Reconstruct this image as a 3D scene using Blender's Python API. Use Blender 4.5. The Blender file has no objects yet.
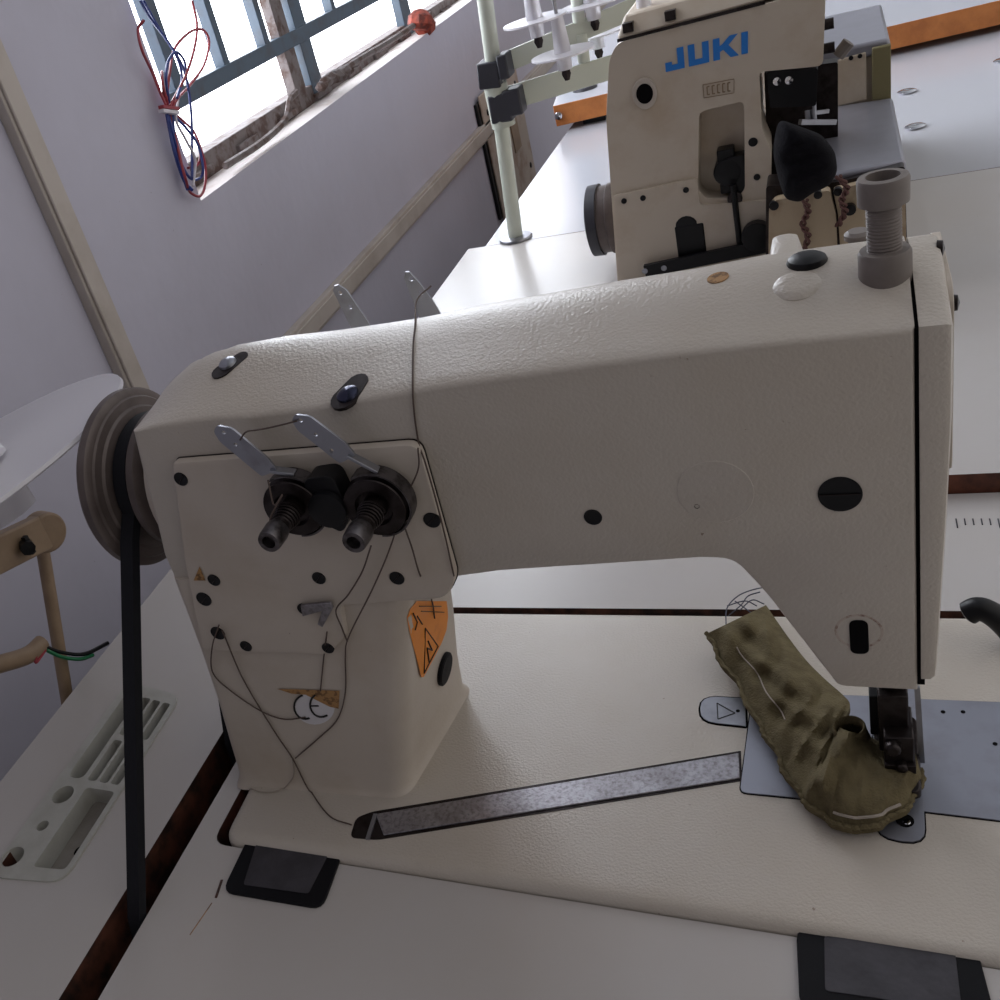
import bpy, bmesh, math, random
from mathutils import Vector, Matrix
from mathutils.bvhtree import BVHTree
from mathutils.geometry import tessellate_polygon
random.seed(7)
SC = bpy.context.scene
COL = SC.collection
PI = math.pi

# ---------------------------------------------------------------- camera
CAM = Vector((0.27919505, -0.25438171, 0.35677988))
RIGHT = Vector((0.90261748, 0.33673208, -0.26812904))
DOWN = Vector((-0.03938574, -0.55569097, -0.83045548))
FWD = Vector((-0.42863789, 0.7601441, -0.48831395))
FP, CX, CY = 1012.69, 374.9065, 498.1455
cd = bpy.data.cameras.new('camera'); co = bpy.data.objects.new('camera', cd); COL.objects.link(co)
m = Matrix.Identity(4)
for i in range(3):
    m[i][0] = RIGHT[i]; m[i][1] = -DOWN[i]; m[i][2] = -FWD[i]; m[i][3] = CAM[i]
co.matrix_world = m
cd.sensor_width = 36; cd.lens = FP / 1000 * 36
cd.shift_x = (500 - CX) / 1000; cd.shift_y = (CY - 500) / 1000
cd.clip_start = 0.01; cd.clip_end = 60
SC.camera = co

# ---------------------------------------------------------------- sky and light
w = bpy.data.worlds.new('sky'); SC.world = w; w.use_nodes = True
nt = w.node_tree; nt.nodes.clear()
wo = nt.nodes.new('ShaderNodeOutputWorld'); bg = nt.nodes.new('ShaderNodeBackground')
tc = nt.nodes.new('ShaderNodeTexCoord')
def dotn(v):
    d = nt.nodes.new('ShaderNodeVectorMath'); d.operation = 'DOT_PRODUCT'
    nt.links.new(tc.outputs['Generated'], d.inputs[0]); d.inputs[1].default_value = v
    return d.outputs['Value']
def ramp(src, stops):
    r = nt.nodes.new('ShaderNodeValToRGB'); nt.links.new(src, r.inputs[0])
    while len(r.color_ramp.elements) < len(stops): r.color_ramp.elements.new(0.5)
    for e, (p, c) in zip(r.color_ramp.elements, stops): e.position = p; e.color = (*c, 1)
    return r.outputs[0]
# bright overcast sky on the window side (-X), a lighter far side (+Y), a dim room behind the camera
def mapr(src, a, b, c, d):
    r = nt.nodes.new('ShaderNodeMapRange'); r.interpolation_type = 'SMOOTHSTEP'
    nt.links.new(src, r.inputs[0])
    for i, v in enumerate((a, b, c, d)): r.inputs[i + 1].default_value = v
    return r.outputs[0]
def mth(op, a, b):
    r = nt.nodes.new('ShaderNodeMath'); r.operation = op
    for i, v in enumerate((a, b)):
        if isinstance(v, (int, float)): r.inputs[i].default_value = v
        else: nt.links.new(v, r.inputs[i])
    return r.outputs[0]
SKY_W, FAR_W, TOP_W, AMB, ROOM_W = 8.6, 0.12, 0.045, 0.048, 0.70
s1 = mapr(dotn((-1, 0, 0)), 0.15, 0.35, 0.0, SKY_W)
s2 = mapr(dotn((0.15, 0.97, 0.2)), 0.0, 0.95, 0.0, FAR_W)
s3 = mapr(dotn((0, 0.1, 1)), 0.0, 1.0, 0.0, TOP_W)
s4 = mapr(dotn((0.86, 0.15, 0.48)), 0.25, 1.0, 0.0, ROOM_W)
tot = mth('ADD', mth('ADD', mth('ADD', s1, s4), s2), mth('ADD', s3, AMB))
mixc = nt.nodes.new('ShaderNodeMixRGB'); mixc.inputs[1].default_value = (1.0, 0.955, 0.925, 1); mixc.inputs[2].default_value = (0.89, 0.93, 1.0, 1)
nt.links.new(mapr(dotn((-0.8, 0.5, 0.25)), -0.4, 0.45, 0.0, 1.0), mixc.inputs[0]); nt.links.new(mixc.outputs[0], bg.inputs[0])
nt.links.new(tot, bg.inputs[1]); nt.links.new(bg.outputs[0], wo.inputs[0])

def area(name, loc, aim, sx, sy, power, col):
    d = bpy.data.lights.new(name, 'AREA'); d.shape = 'RECTANGLE'; d.size = sx; d.size_y = sy
    d.energy = power; d.color = col
    o = bpy.data.objects.new(name, d); COL.objects.link(o); o.location = loc
    o.rotation_euler = (Vector(aim) - Vector(loc)).to_track_quat('-Z', 'Y').to_euler()
    return o
area('far_fill_light', (1.2, 3.6, 1.5), (0.2, 0.6, 0), 2.4, 1.4, 2, (0.95, 0.97, 1.0))  # added soft fill for the far tables and top surfaces, no window there

SC.view_settings.view_transform = 'Standard'; SC.view_settings.look = 'None'
SC.view_settings.gamma = 1; SC.view_settings.use_curve_mapping = False
SC.view_settings.exposure = -0.05

# ---------------------------------------------------------------- rays: a photo point to a place on a real plane
def ray(x, y):
    a, b = (x - CX) / FP, (y - CY) / FP
    return RIGHT * a + DOWN * b + FWD
def onz(x, y, z=0.0):
    d = ray(x, y); return CAM + d * ((z - CAM.z) / d.z)
def ony(x, y, Y):
    d = ray(x, y); return CAM + d * ((Y - CAM.y) / d.y)
def onx(x, y, X):
    d = ray(x, y); return CAM + d * ((X - CAM.x) / d.x)

# ---------------------------------------------------------------- materials
def mat(name, col, rough=0.5, metal=0.0, bump=None, dirt=None, coat=0.0, spec=0.5, alpha=None, trans=0.0, wear=None):
    """bump=(scale, strength, distance)  dirt=(scale, colour, amount, lo, hi)"""
    M = bpy.data.materials.new(name); M.use_nodes = True
    t = M.node_tree; p = t.nodes['Principled BSDF']
    p.inputs['Base Color'].default_value = (*col, 1); p.inputs['Roughness'].default_value = rough
    p.inputs['Metallic'].default_value = metal; p.inputs['Specular IOR Level'].default_value = spec
    if coat: p.inputs['Coat Weight'].default_value = coat; p.inputs['Coat Roughness'].default_value = 0.15
    if trans: p.inputs['Transmission Weight'].default_value = trans
    if alpha is not None: p.inputs['Alpha'].default_value = alpha
    c = t.nodes.new('ShaderNodeNewGeometry').outputs['Position']
    last = None
    if dirt:
        for (sc, dc, amt, lo, hi) in (dirt if isinstance(dirt, list) else [dirt]):
            n = t.nodes.new('ShaderNodeTexNoise'); n.inputs['Scale'].default_value = sc; n.inputs['Detail'].default_value = 5
            n.inputs['Roughness'].default_value = 0.62
            t.links.new(c, n.inputs['Vector'])
            r = t.nodes.new('ShaderNodeMapRange'); t.links.new(n.outputs[0], r.inputs[0])
            for i, v in enumerate((lo, hi, 0, amt)): r.inputs[i + 1].default_value = v
            mx = t.nodes.new('ShaderNodeMixRGB'); t.links.new(r.outputs[0], mx.inputs[0])
            if last: t.links.new(last, mx.inputs[1])
            else: mx.inputs[1].default_value = (*col, 1)
            mx.inputs[2].default_value = (*dc, 1); last = mx.outputs[0]
        t.links.new(last, p.inputs['Base Color'])
    if bump:
        n = t.nodes.new('ShaderNodeTexNoise'); n.inputs['Scale'].default_value = bump[0]; n.inputs['Detail'].default_value = 1.5
        t.links.new(c, n.inputs['Vector'])
        b = t.nodes.new('ShaderNodeBump'); b.inputs['Strength'].default_value = bump[1]; b.inputs['Distance'].default_value = bump[2]
        t.links.new(n.outputs[0], b.inputs['Height']); t.links.new(b.outputs[0], p.inputs['Normal'])
    return M
def lin(r, g, b):
    f = lambda v: (v / 255 / 12.92) if v <= 10 else ((v / 255 + .055) / 1.055) ** 2.4
    return (f(r), f(g), f(b))
CREAM = mat('cream_enamel', lin(192, 184, 174), 0.33, bump=(850, 0.42, 0.0006), dirt=[(14, lin(180, 168, 152), .5, .45, .75), (330, lin(120, 95, 80), .8, .70, .76)])
CREAM2 = mat('cream_enamel_fine', lin(196, 186, 175), 0.42, bump=(700, 0.15, 0.0004), dirt=[(22, lin(175, 160, 142), .55, .45, .75), (420, lin(110, 85, 72), .7, .71, .76)])
BEIGE = mat('yellowed_beige_enamel', lin(200, 188, 172), 0.42, bump=(300, 0.12, 0.0005), dirt=[(16, lin(172, 148, 118), .6, .5, .75)])
YELL = mat('yellow_ochre_enamel', lin(178, 160, 134), 0.45, dirt=[(25, lin(130, 96, 66), .7, .5, .72)])
LAM = mat('white_laminate', lin(188, 184, 182), 0.26, dirt=[(9, lin(185, 178, 172), .5, .4, .7), (260, lin(120, 105, 95), .6, .725, .76)])
LAM2 = mat('white_laminate_far', lin(172, 173, 180), 0.17, dirt=[(7, lin(174, 174, 178), .5, .4, .7), (200, lin(120, 105, 95), .6, .73, .76)])  # greyer, bluer base than the near laminate stands in for reflected light
WOOD = mat('red_brown_wood_edge', lin(112, 62, 42), 0.55, dirt=[(60, lin(62, 32, 22), .8, .35, .6)])
DWOOD = mat('dark_stained_cut_edge', lin(92, 54, 40), 0.6, dirt=[(50, lin(26, 16, 13), .95, .38, .58)])
OWOOD = mat('orange_wood_edge', lin(196, 122, 62), 0.45, dirt=[(40, lin(150, 84, 40), .6, .4, .7)])
def wallmat():
    return mat('lilac_grey_plaster', lin(188, 187, 203), 0.7, bump=(60, 0.25, 0.002), dirt=[(3.5, lin(174, 172, 186), .6, .4, .7), (140, lin(110, 100, 98), .6, .715, .75)])
WALL = wallmat()
TRUNK = mat('beige_conduit_paint', lin(184, 176, 170), 0.55, dirt=(12, lin(150, 138, 128), .6, .45, .7))
SILL = mat('dusty_sill_plaster', lin(225, 218, 216), 0.8, bump=(90, .4, .003), dirt=[(22, lin(170, 140, 128), .7, .55, .72)])
STEELP = mat('blue_grey_painted_steel', lin(72, 88, 104), 0.5, dirt=(40, lin(70, 66, 68), .6, .5, .7))
RUST = mat('rusty_steel', lin(112, 104, 104), 0.7, bump=(120, .6, .002), dirt=[(60, lin(78, 56, 48), .9, .45, .6)])
METAL = mat('brushed_steel', lin(160, 162, 170), 0.32, 0.9, dirt=[(60, lin(120, 116, 116), .5, .5, .7)])
PLATE = mat('satin_steel_plate', lin(150, 152, 163), 0.42, 0.75, dirt=[(40, lin(130, 128, 134), .6, .45, .7)])
BARM = mat('worn_steel_bar', lin(168, 166, 172), 0.38, 0.85, bump=(900, .3, .0004), dirt=[(500, lin(84, 76, 74), .6, .45, .7), (30, lin(96, 88, 86), .6, .45, .65)])
CHROME = mat('chrome', lin(215, 215, 220), 0.15, 1.0)
DSTEEL = mat('dark_oily_steel', lin(52, 46, 46), 0.35, 0.7, dirt=[(90, lin(30, 22, 20), .8, .45, .6)])
BLACK = mat('black_plastic', lin(14, 14, 18), 0.4, spec=.3)
SHADEBLK = mat('black_shadowed_inside', lin(12, 10, 12), 0.9, spec=0.1)  # near-black base paints in the shade inside holes, seams and gaps
RUBBER = mat('black_rubber', lin(12, 12, 17), 0.6, spec=.2, bump=(300, .1, .0005))
RUBG = mat('worn_dark_grey_rubber', lin(62, 60, 66), 0.6, bump=(260, .4, .0008), dirt=[(70, lin(40, 38, 44), .7, .4, .65)])
BELTM = mat('black_belt_rubber', lin(20, 21, 27), 0.6, spec=.25, bump=(500, .25, .0006))
WHEELM = mat('grey_brown_wheel_metal', lin(104, 94, 91), 0.42, 0.25, dirt=[(50, lin(70, 60, 58), .6, .4, .7)])
OLIVE = mat('olive_cotton', lin(110, 100, 75), 0.95, bump=(1100, .5, .001), dirt=[(120, lin(84, 75, 55), .7, .4, .65)], spec=.2)
THREAD = mat('brown_grey_thread', lin(88, 74, 68), 0.8)
THREADD = mat('dark_blue_grey_thread', lin(70, 72, 86), 0.8)
LTHREAD = mat('pale_thread', lin(160, 150, 140), 0.8)
GUIDEG = mat('grey_moulded_plastic', lin(122, 114, 109), 0.55, dirt=[(60, lin(98, 88, 82), .5, .45, .7)])
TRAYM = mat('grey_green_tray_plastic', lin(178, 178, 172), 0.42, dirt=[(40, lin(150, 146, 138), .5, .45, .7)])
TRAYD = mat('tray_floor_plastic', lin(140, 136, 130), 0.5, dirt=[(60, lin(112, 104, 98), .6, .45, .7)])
SPOOLW = mat('translucent_white_plastic', lin(238, 236, 242), 0.3, trans=0.3, alpha=0.9)
BROWNP = mat('tan_painted_metal', lin(150, 128, 104), 0.45, dirt=[(40, lin(110, 88, 66), .5, .4, .7)])
PALEG = mat('pale_green_painted_metal', lin(198, 203, 190), 0.4)
CLAMP = mat('dark_grey_cast_plastic', lin(50, 50, 58), 0.5)
BOARD = mat('tan_bakelite_board', lin(176, 164, 154), 0.6, dirt=[(22, lin(140, 112, 94), .7, .48, .66)])
ORANGE = mat('orange_sticker', lin(232, 138, 24), 0.5, dirt=[(80, lin(196, 108, 22), .5, .5, .7)])
PAPER = mat('white_sticker', lin(214, 212, 216), 0.5)
TORN = mat('torn_brown_sticker', lin(170, 130, 84), 0.8, dirt=[(300, lin(90, 64, 44), .8, .5, .6)])
INK = mat('black_ink', lin(20, 18, 18), 0.6)
BLUE = mat('blue_logo_paint', lin(32, 122, 208), 0.45)
GREYCOV = mat('grey_hammered_cover', lin(150, 150, 160), 0.32, 0.45, dirt=[(40, lin(130, 128, 136), .4, .4, .7)])
OLIVEP = mat('olive_side_paint', lin(126, 118, 84), 0.5)
NAVY = mat('navy_cotton', lin(15, 14, 19), 0.95, bump=(500, .5, .001), spec=.15)
CHAIN = mat('brown_thread_chain', lin(96, 66, 62), 0.9)
REDW = mat('red_wire', lin(150, 50, 62), 0.4)
BLUEW = mat('blue_wire', lin(44, 62, 132), 0.4)
WHITEW = mat('white_wire', lin(210, 205, 215), 0.5)
GREENW = mat('green_wire', lin(28, 110, 70), 0.4)
BRICK = mat('red_brown_lump', lin(150, 66, 50), 0.8, bump=(150, .6, .002), dirt=[(80, lin(80, 44, 40), .8, .45, .6)])
FLOORM = mat('dark_concrete_floor', lin(96, 90, 88), 0.8, dirt=[(3, lin(70, 64, 62), .6, .4, .7)])

# ---------------------------------------------------------------- mesh helpers
def V(*a): return Vector(a)
class MB:
    def __init__(s): s.v = []; s.f = []; s.m = []; s.mats = []
    def mi(s, M):
        if M not in s.mats: s.mats.append(M)
        return s.mats.index(M)
    def add(s, vs, fs, M):
        b = len(s.v); s.v += [Vector(v) for v in vs]; k = s.mi(M)
        for f in fs: s.f.append([i + b for i in f]); s.m.append(k)
        return s
    def hexa(s, p, M):      # p: 8 corners, bottom 0-3 then top 4-7
        return s.add(p, [(3, 2, 1, 0), (4, 5, 6, 7), (0, 1, 5, 4), (1, 2, 6, 5), (2, 3, 7, 6), (3, 0, 4, 7)], M)
    def box(s, a, b, M):
        (x0, y0, z0), (x1, y1, z1) = a, b
        return s.hexa([(x0, y0, z0), (x1, y0, z0), (x1, y1, z0), (x0, y1, z0), (x0, y0, z1), (x1, y0, z1), (x1, y1, z1), (x0, y1, z1)], M)
    def bar(s, a, b, wd, th, M, up=(0, 0, 1)):
        a, b = Vector(a), Vector(b); d = (b - a).normalized(); u = Vector(up); u = (u - d * u.dot(d))
        if u.length < 1e-4: u = Vector((1, 0, 0)); u = u - d * u.dot(d)
        u.normalize(); r = d.cross(u)
        q = [r * (wd / 2) * i + u * (th / 2) * j for i, j in ((-1, -1), (1, -1), (1, 1), (-1, 1))]
        return s.hexa([a + k for k in q] + [b + k for k in q], M)
    def tube(s, pts, r, M, n=8, cap=True):
        pts = [Vector(p) for p in pts]; N = len(pts); vs = []; fs = []; u = None
        for i, p in enumerate(pts):
            d = (pts[min(i + 1, N - 1)] - pts[max(i - 1, 0)])
            if d.length < 1e-9: d = V(0, 0, 1)
            d.normalize()
            if u is None: u = d.orthogonal()
            u = u - d * u.dot(d)
            if u.length < 1e-6: u = d.orthogonal()
            u.normalize(); vv = d.cross(u)
            rr = r[i] if isinstance(r, (list, tuple)) else r
            for k in range(n):
                a = 2 * PI * k / n; vs.append(p + (u * math.cos(a) + vv * math.sin(a)) * rr)
        for i in range(N - 1):
            for k in range(n):
                fs.append((i * n + k, i * n + (k + 1) % n, (i + 1) * n + (k + 1) % n, (i + 1) * n + k))
        if cap: fs.append(tuple(range(n - 1, -1, -1))); fs.append(tuple(range((N - 1) * n, N * n)))
        return s.add(vs, fs, M)
    def lathe(s, o, ax, prof, M, n=40):     # prof: (height along axis, radius)
        o = Vector(o); ax = Vector(ax).normalized(); u = ax.orthogonal().normalized(); v = ax.cross(u)
        vs = []; fs = []
        for h, r in prof:
            for k in range(n):
                a = 2 * PI * k / n; vs.append(o + ax * h + (u * math.cos(a) + v * math.sin(a)) * max(r, 1e-6))
        for i in range(len(prof) - 1):
            for k in range(n):
                fs.append((i * n + k, i * n + (k + 1) % n, (i + 1) * n + (k + 1) % n, (i + 1) * n + k))
        if prof[0][1] > 1e-5: fs.append(tuple(range(n - 1, -1, -1)))
        if prof[-1][1] > 1e-5: fs.append(tuple(range((len(prof) - 1) * n, len(prof) * n)))
        return s.add(vs, fs, M)
    def loft(s, rings, M, cap=True):
        n = len(rings[0]); vs = [p for r in rings for p in r]; fs = []
        for i in range(len(rings) - 1):
            for k in range(n):
                fs.append((i * n + k, i * n + (k + 1) % n, (i + 1) * n + (k + 1) % n, (i + 1) * n + k))
        s.add(vs, fs, M)
        if cap:
            for r, flip in ((rings[0], True), (rings[-1], False)):
                tri = tessellate_polygon([[Vector(p) for p in r]])
                s.add(r, [tuple(t) for t in tri], M)
        return s
    def prism(s, outer, f3, a, b, M, holes=(), MS=None):  # f3(u,v,h)->3D ; outer/holes lists of (u,v)
        loops = [list(outer)] + [list(h) for h in holes]
        flat = [p for l in loops for p in l]
        tri = tessellate_polygon([[Vector((p[0], p[1], 0)) for p in l] for l in loops])
        lo = [f3(p[0], p[1], a) for p in flat]; hi = [f3(p[0], p[1], b) for p in flat]
        s.add(hi, [tuple(t) for t in tri], M); s.add(lo, [tuple(reversed(t)) for t in tri], MS or M)
        k = 0
        for l in loops:
            n = len(l)
            s.add([f3(p[0], p[1], a) for p in l] + [f3(p[0], p[1], b) for p in l],
                  [(i, (i + 1) % n, n + (i + 1) % n, n + i) for i in range(n)], MS or M)
        return s
XY = lambda u, v, h: (u, v, h)
XZ = lambda u, v, h: (u, h, v)
YZ = lambda u, v, h: (h, u, v)
def rrect(x0, y0, x1, y1, r, n=6):
    o = []
    for cx, cy, a0 in ((x1 - r, y1 - r, 0), (x0 + r, y1 - r, 90), (x0 + r, y0 + r, 180), (x1 - r, y0 + r, 270)):
        for k in range(n + 1):
            a = math.radians(a0 + 90 * k / n); o.append((cx + r * math.cos(a), cy + r * math.sin(a)))
    return o
def roundpoly(pts, r, n=4):
    o = []; N = len(pts)
    for i in range(N):
        p = Vector(pts[i][:2]); a = Vector(pts[i - 1][:2]) - p; b = Vector(pts[(i + 1) % N][:2]) - p
        rr = r[i] if isinstance(r, (list, tuple)) else r
        t = min(rr, a.length * .45, b.length * .45)
        if t < 1e-6: o.append((p.x, p.y)); continue
        s0 = p + a.normalized() * t; s1 = p + b.normalized() * t
        for k in range(n + 1):
            q = k / n; w_ = s0 * (1 - q) ** 2 + p * 2 * q * (1 - q) + s1 * q * q; o.append((w_.x, w_.y))
    return o
def spline(P, k=6):
    P = [Vector(p) for p in P]; o = []
    Q = [P[0] * 2 - P[1]] + P + [P[-1] * 2 - P[-2]]
    for i in range(1, len(Q) - 2):
        for j in range(k):
            t = j / k; a, b, c, d = Q[i - 1:i + 3]
            o.append(0.5 * ((2 * b) + (c - a) * t + (2 * a - 5 * b + 4 * c - d) * t * t + (3 * b - 3 * c + d - a) * t ** 3))
    o.append(P[-1]); return o
WL = {}
def obj(name, mb, parent=None, M=None, bevel=0, ang=35, label=None, origin=None):
    me = bpy.data.meshes.new(name)
    if parent is not None: L = WL[parent.name]
    elif origin is not None: L = Vector(origin)
    else:
        xs = [v.x for v in mb.v]; ys = [v.y for v in mb.v]; zs = [v.z for v in mb.v]
        L = V((min(xs) + max(xs)) / 2, (min(ys) + max(ys)) / 2, min(zs))
    me.from_pydata([tuple(v - L) for v in mb.v], [], mb.f)
    for M_ in mb.mats: me.materials.append(M_)
    me.polygons.foreach_set('material_index', mb.m)
    bm = bmesh.new(); bm.from_mesh(me); bmesh.ops.remove_doubles(bm, verts=bm.verts, dist=1e-6)
    bmesh.ops.recalc_face_normals(bm, faces=bm.faces); bm.to_mesh(me); bm.free()
    me.shade_smooth(); me.set_sharp_from_angle(angle=math.radians(ang))
    o = bpy.data.objects.new(name, me); COL.objects.link(o)
    if parent is not None: o.parent = parent
    else: o.location = L
    WL[o.name] = L
    if bevel:
        b = o.modifiers.new('bevel', 'BEVEL'); b.width = bevel; b.segments = 2; b.limit_method = 'ANGLE'; b.angle_limit = math.radians(40)
    if label: o['label'] = label
    return o
def thing(name, label, cat, loc, group=None):
    o = bpy.data.objects.new(name, None); COL.objects.link(o); o.location = loc; o.empty_display_size = .02
    WL[o.name] = Vector(loc); o['label'] = label; o['category'] = cat
    if group: o['group'] = group
    return o
def tag(o, label, cat, group=None):
    o['label'] = label; o['category'] = cat
    if group: o['group'] = group
    return o
def struct(o): o['kind'] = 'structure'; return o
def bvh(*mbs):
    v = []; f = []
    for b in mbs:
        k = len(v); v += b.v; f += [[i + k for i in q] for q in b.f]
    return BVHTree.FromPolygons(v, f)
def hit(tree, x, y, off=0.0):
    d = ray(x, y).normalized(); loc, nor, i, dist = tree.ray_cast(CAM, d)
    if loc is None: return None, None
    if nor.dot(d) > 0: nor = -nor
    return loc + nor * off, nor

# ================================================================= THE ROOM
FL = -0.75
XW = -0.30
struct(obj('floor', MB().box((-0.5, -2.5, FL - .05), (4, 5, FL), FLOORM)))
# left wall with the window opening (prism in the YZ plane)
sillL = onx(204, 200, XW); sillR = onx(470, 0, XW); jam = onx(125, 0, XW)
Y0 = 0.622; Y1 = 2.6; ZS0 = 0.156; ZS1 = 1.25
struct(obj('wall_left', MB().prism([(-2.5, FL), (5, FL), (5, 2.4), (-2.5, 2.4)], YZ, XW - .16, XW, WALL,
    holes=[[(Y0, ZS0), (Y1, ZS0 + .022), (Y1, ZS1), (Y0, ZS1)]], MS=SILL)))
# window: painted steel frame and grille
win = bpy.data.objects.new('window_1', None); COL.objects.link(win); win.location = (XW - .03, Y0, ZS0); WL['window_1'] = Vector(win.location); win['kind'] = 'structure'
XB = XW - .046
b = MB()
zf = ZS0 + .006
b.box((XB - .02, Y0 - .01, zf - .008), (XB + .006, Y1, zf + .020), RUST)
for y in [Y0 + .05 + i * .115 for i in range(17)]:
    b.box((XB + .004, y, zf + .000), (XB + .012, y + .05, zf + .008), RUST)
obj('bottom_rail', b, win, bevel=.0015, label='rusty bottom rail with broken hardware')
def wbar(name, p0, p1, wd, M, th=.014, X=XB, ext0=0, ext1=0):
    a = onx(*p0, X); c = onx(*p1, X); d = (c - a)
    a = a - d * ext0; c = c + d * ext1
    return obj(name, MB().bar(a, c, th, wd, M, up=(0, d.z, -d.y)), win, bevel=.001)
ZH = onx(300, 34, XB).z
obj('horizontal_bar', MB().box((XB - .008, Y0, ZH - .009), (XB + .008, Y1, ZH + .009), STEELP), win, bevel=.001)
def vbar(px, py, wd, z0, M=STEELP, name='grille_bar'):
    p = onx(px, py, XB)
    return obj(name, MB().box((XB - .007, p.y - wd / 2, z0), (XB + .007, p.y + wd / 2, ZS1), M), win, bevel=.001)
vbar(161, 50, .018, ZH)
vbar(213, 36, .013, ZH)
vbar(257, 24, .013, ZH)
vbar(283, 45, .030, zf, RUST, 'mullion')
vbar(303, 50, .034, zf, STEELP, 'frame_post')
vbar(330, 10, .012, ZH)
vbar(402, 11, .040, zf, STEELP, 'frame_post')
vbar(440, -30, .02, ZH)
obj('far_jamb', MB().box((XB - .05, Y1 - .05, zf), (XB + .01, Y1, ZS1), STEELP), win)
obj('window_head', MB().box((XB - .05, Y0, ZS1 - .03), (XB + .01, Y1, ZS1), STEELP), win)
# bits of rubble and broken catch lying on the sill
r_ = MB()
for i in range(9):
    t = i / 8; p = onx(322 + 28 * t + random.uniform(-3, 3), 86 - 16 * t, XW - .012)
    rr = random.uniform(.007, .013)
    r_.lathe((p.x, p.y, p.z - .004), (random.uniform(-.3, .3), random.uniform(-.3, .3), 1), [(0, rr * .8), (rr * .5, rr), (rr * 1.1, rr * .5), (rr * 1.2, 0)], RUST, 7)
tag(obj('rubble', r_), 'small dark rubble heap on the window sill beside the first post', 'rubble')
r_ = MB(); p = onx(418, 22, XW - .006)
r_.lathe((p.x, p.y, p.z - .012), (.2, .3, 1), [(0, .012), (.008, .020), (.020, .019), (.028, .010), (.031, 0)], BRICK, 9)
r_.lathe((p.x, p.y + .03, p.z - .012), (.1, 1, .2), [(-.02, .006), (-.012, .014), (.008, .015), (.016, .006)], BRICK, 8)
tag(obj('brick_fragment', r_), 'red brown brick fragment on the window sill', 'rubble')
b = MB(); pts = [onx(x, y, XW - .010) for x, y in ((225, 166), (262, 142), (285, 120), (290, 100), (297, 92))]
b.tube(spline(pts), .004, RUST, 6)
pts = [onx(x, y, XW - .010) for x, y in ((322, 88), (352, 64), (392, 40), (430, 14))]
b.tube(spline(pts), .0045, RUST, 6)
tag(obj('bent_rod', b), 'bent rusty rods lying along the window sill', 'rod')
# conduits on the wall
pa = onx(6, 38, XW); pb = onx(112, 338, XW)
yv = (pa.y + pb.y) / 2 - .018
c_ = thing('wall_conduit', 'vertical flat beige conduit running down the wall at far left', 'conduit', (XW, yv, FL))
c_['label'] = 'vertical flat beige conduit running down the wall at far left'
obj('channel', MB().box((XW, yv - .013, -.30), (XW + .010, yv + .013, 2.3), TRUNK), c_, bevel=.001)
obj('lid', MB().box((XW + .010, yv - .010, -.30), (XW + .013, yv + .010, 2.3), TRUNK), c_, bevel=.001)
zc = onx(400, 222, XW).z
c2 = thing('wall_conduit', 'long horizontal beige conduit on the wall under the window', 'conduit', (XW, 1.0, zc))
obj('channel', MB().box((XW, yv + .013, zc - .014), (XW + .010, 2.9, zc + .014), TRUNK), c2, bevel=.001)
obj('lid', MB().box((XW + .010, yv + .013, zc - .010), (XW + .013, 2.9, zc + .010), TRUNK), c2, bevel=.001)
# bakelite board on the wall
q = [onx(x, y, XW) for x, y in ((474, 117), (516, 96), (529, 174), (493, 226))]
ym, yM = min(p.y for p in q), max(p.y for p in q); zm, zM = -.195, .015
ym, yM = 1.55, 1.82
sb = thing('switch_board', 'brown bakelite switch board screwed to the wall behind the thread stand pole', 'switch board', (XW, (ym + yM) / 2, zm))
obj('back_box', MB().box((XW, ym - .012, zm), (XW + .006, yM - .01, zM), BLACK), sb, bevel=.002)
obj('front_panel', MB().box((XW + .006, ym, zm - .01), (XW + .010, yM, zM + .01), BOARD), sb, bevel=.002)
for yy in (ym + .03, yM - .03):
    for zz in (zm + .025, zM - .025):
        obj('screw', MB().lathe((XW + .010, yy, zz), (1, 0, 0), [(0, .006), (.002, .005), (.003, 0)], DSTEEL, 10), sb)
for i in range(2):
    yy = ym + .07 + i * .08
    obj('outlet', MB().box((XW + .010, yy, -.12), (XW + .012, yy + .05, -.05), BROWNP), sb, bevel=.002)
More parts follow.
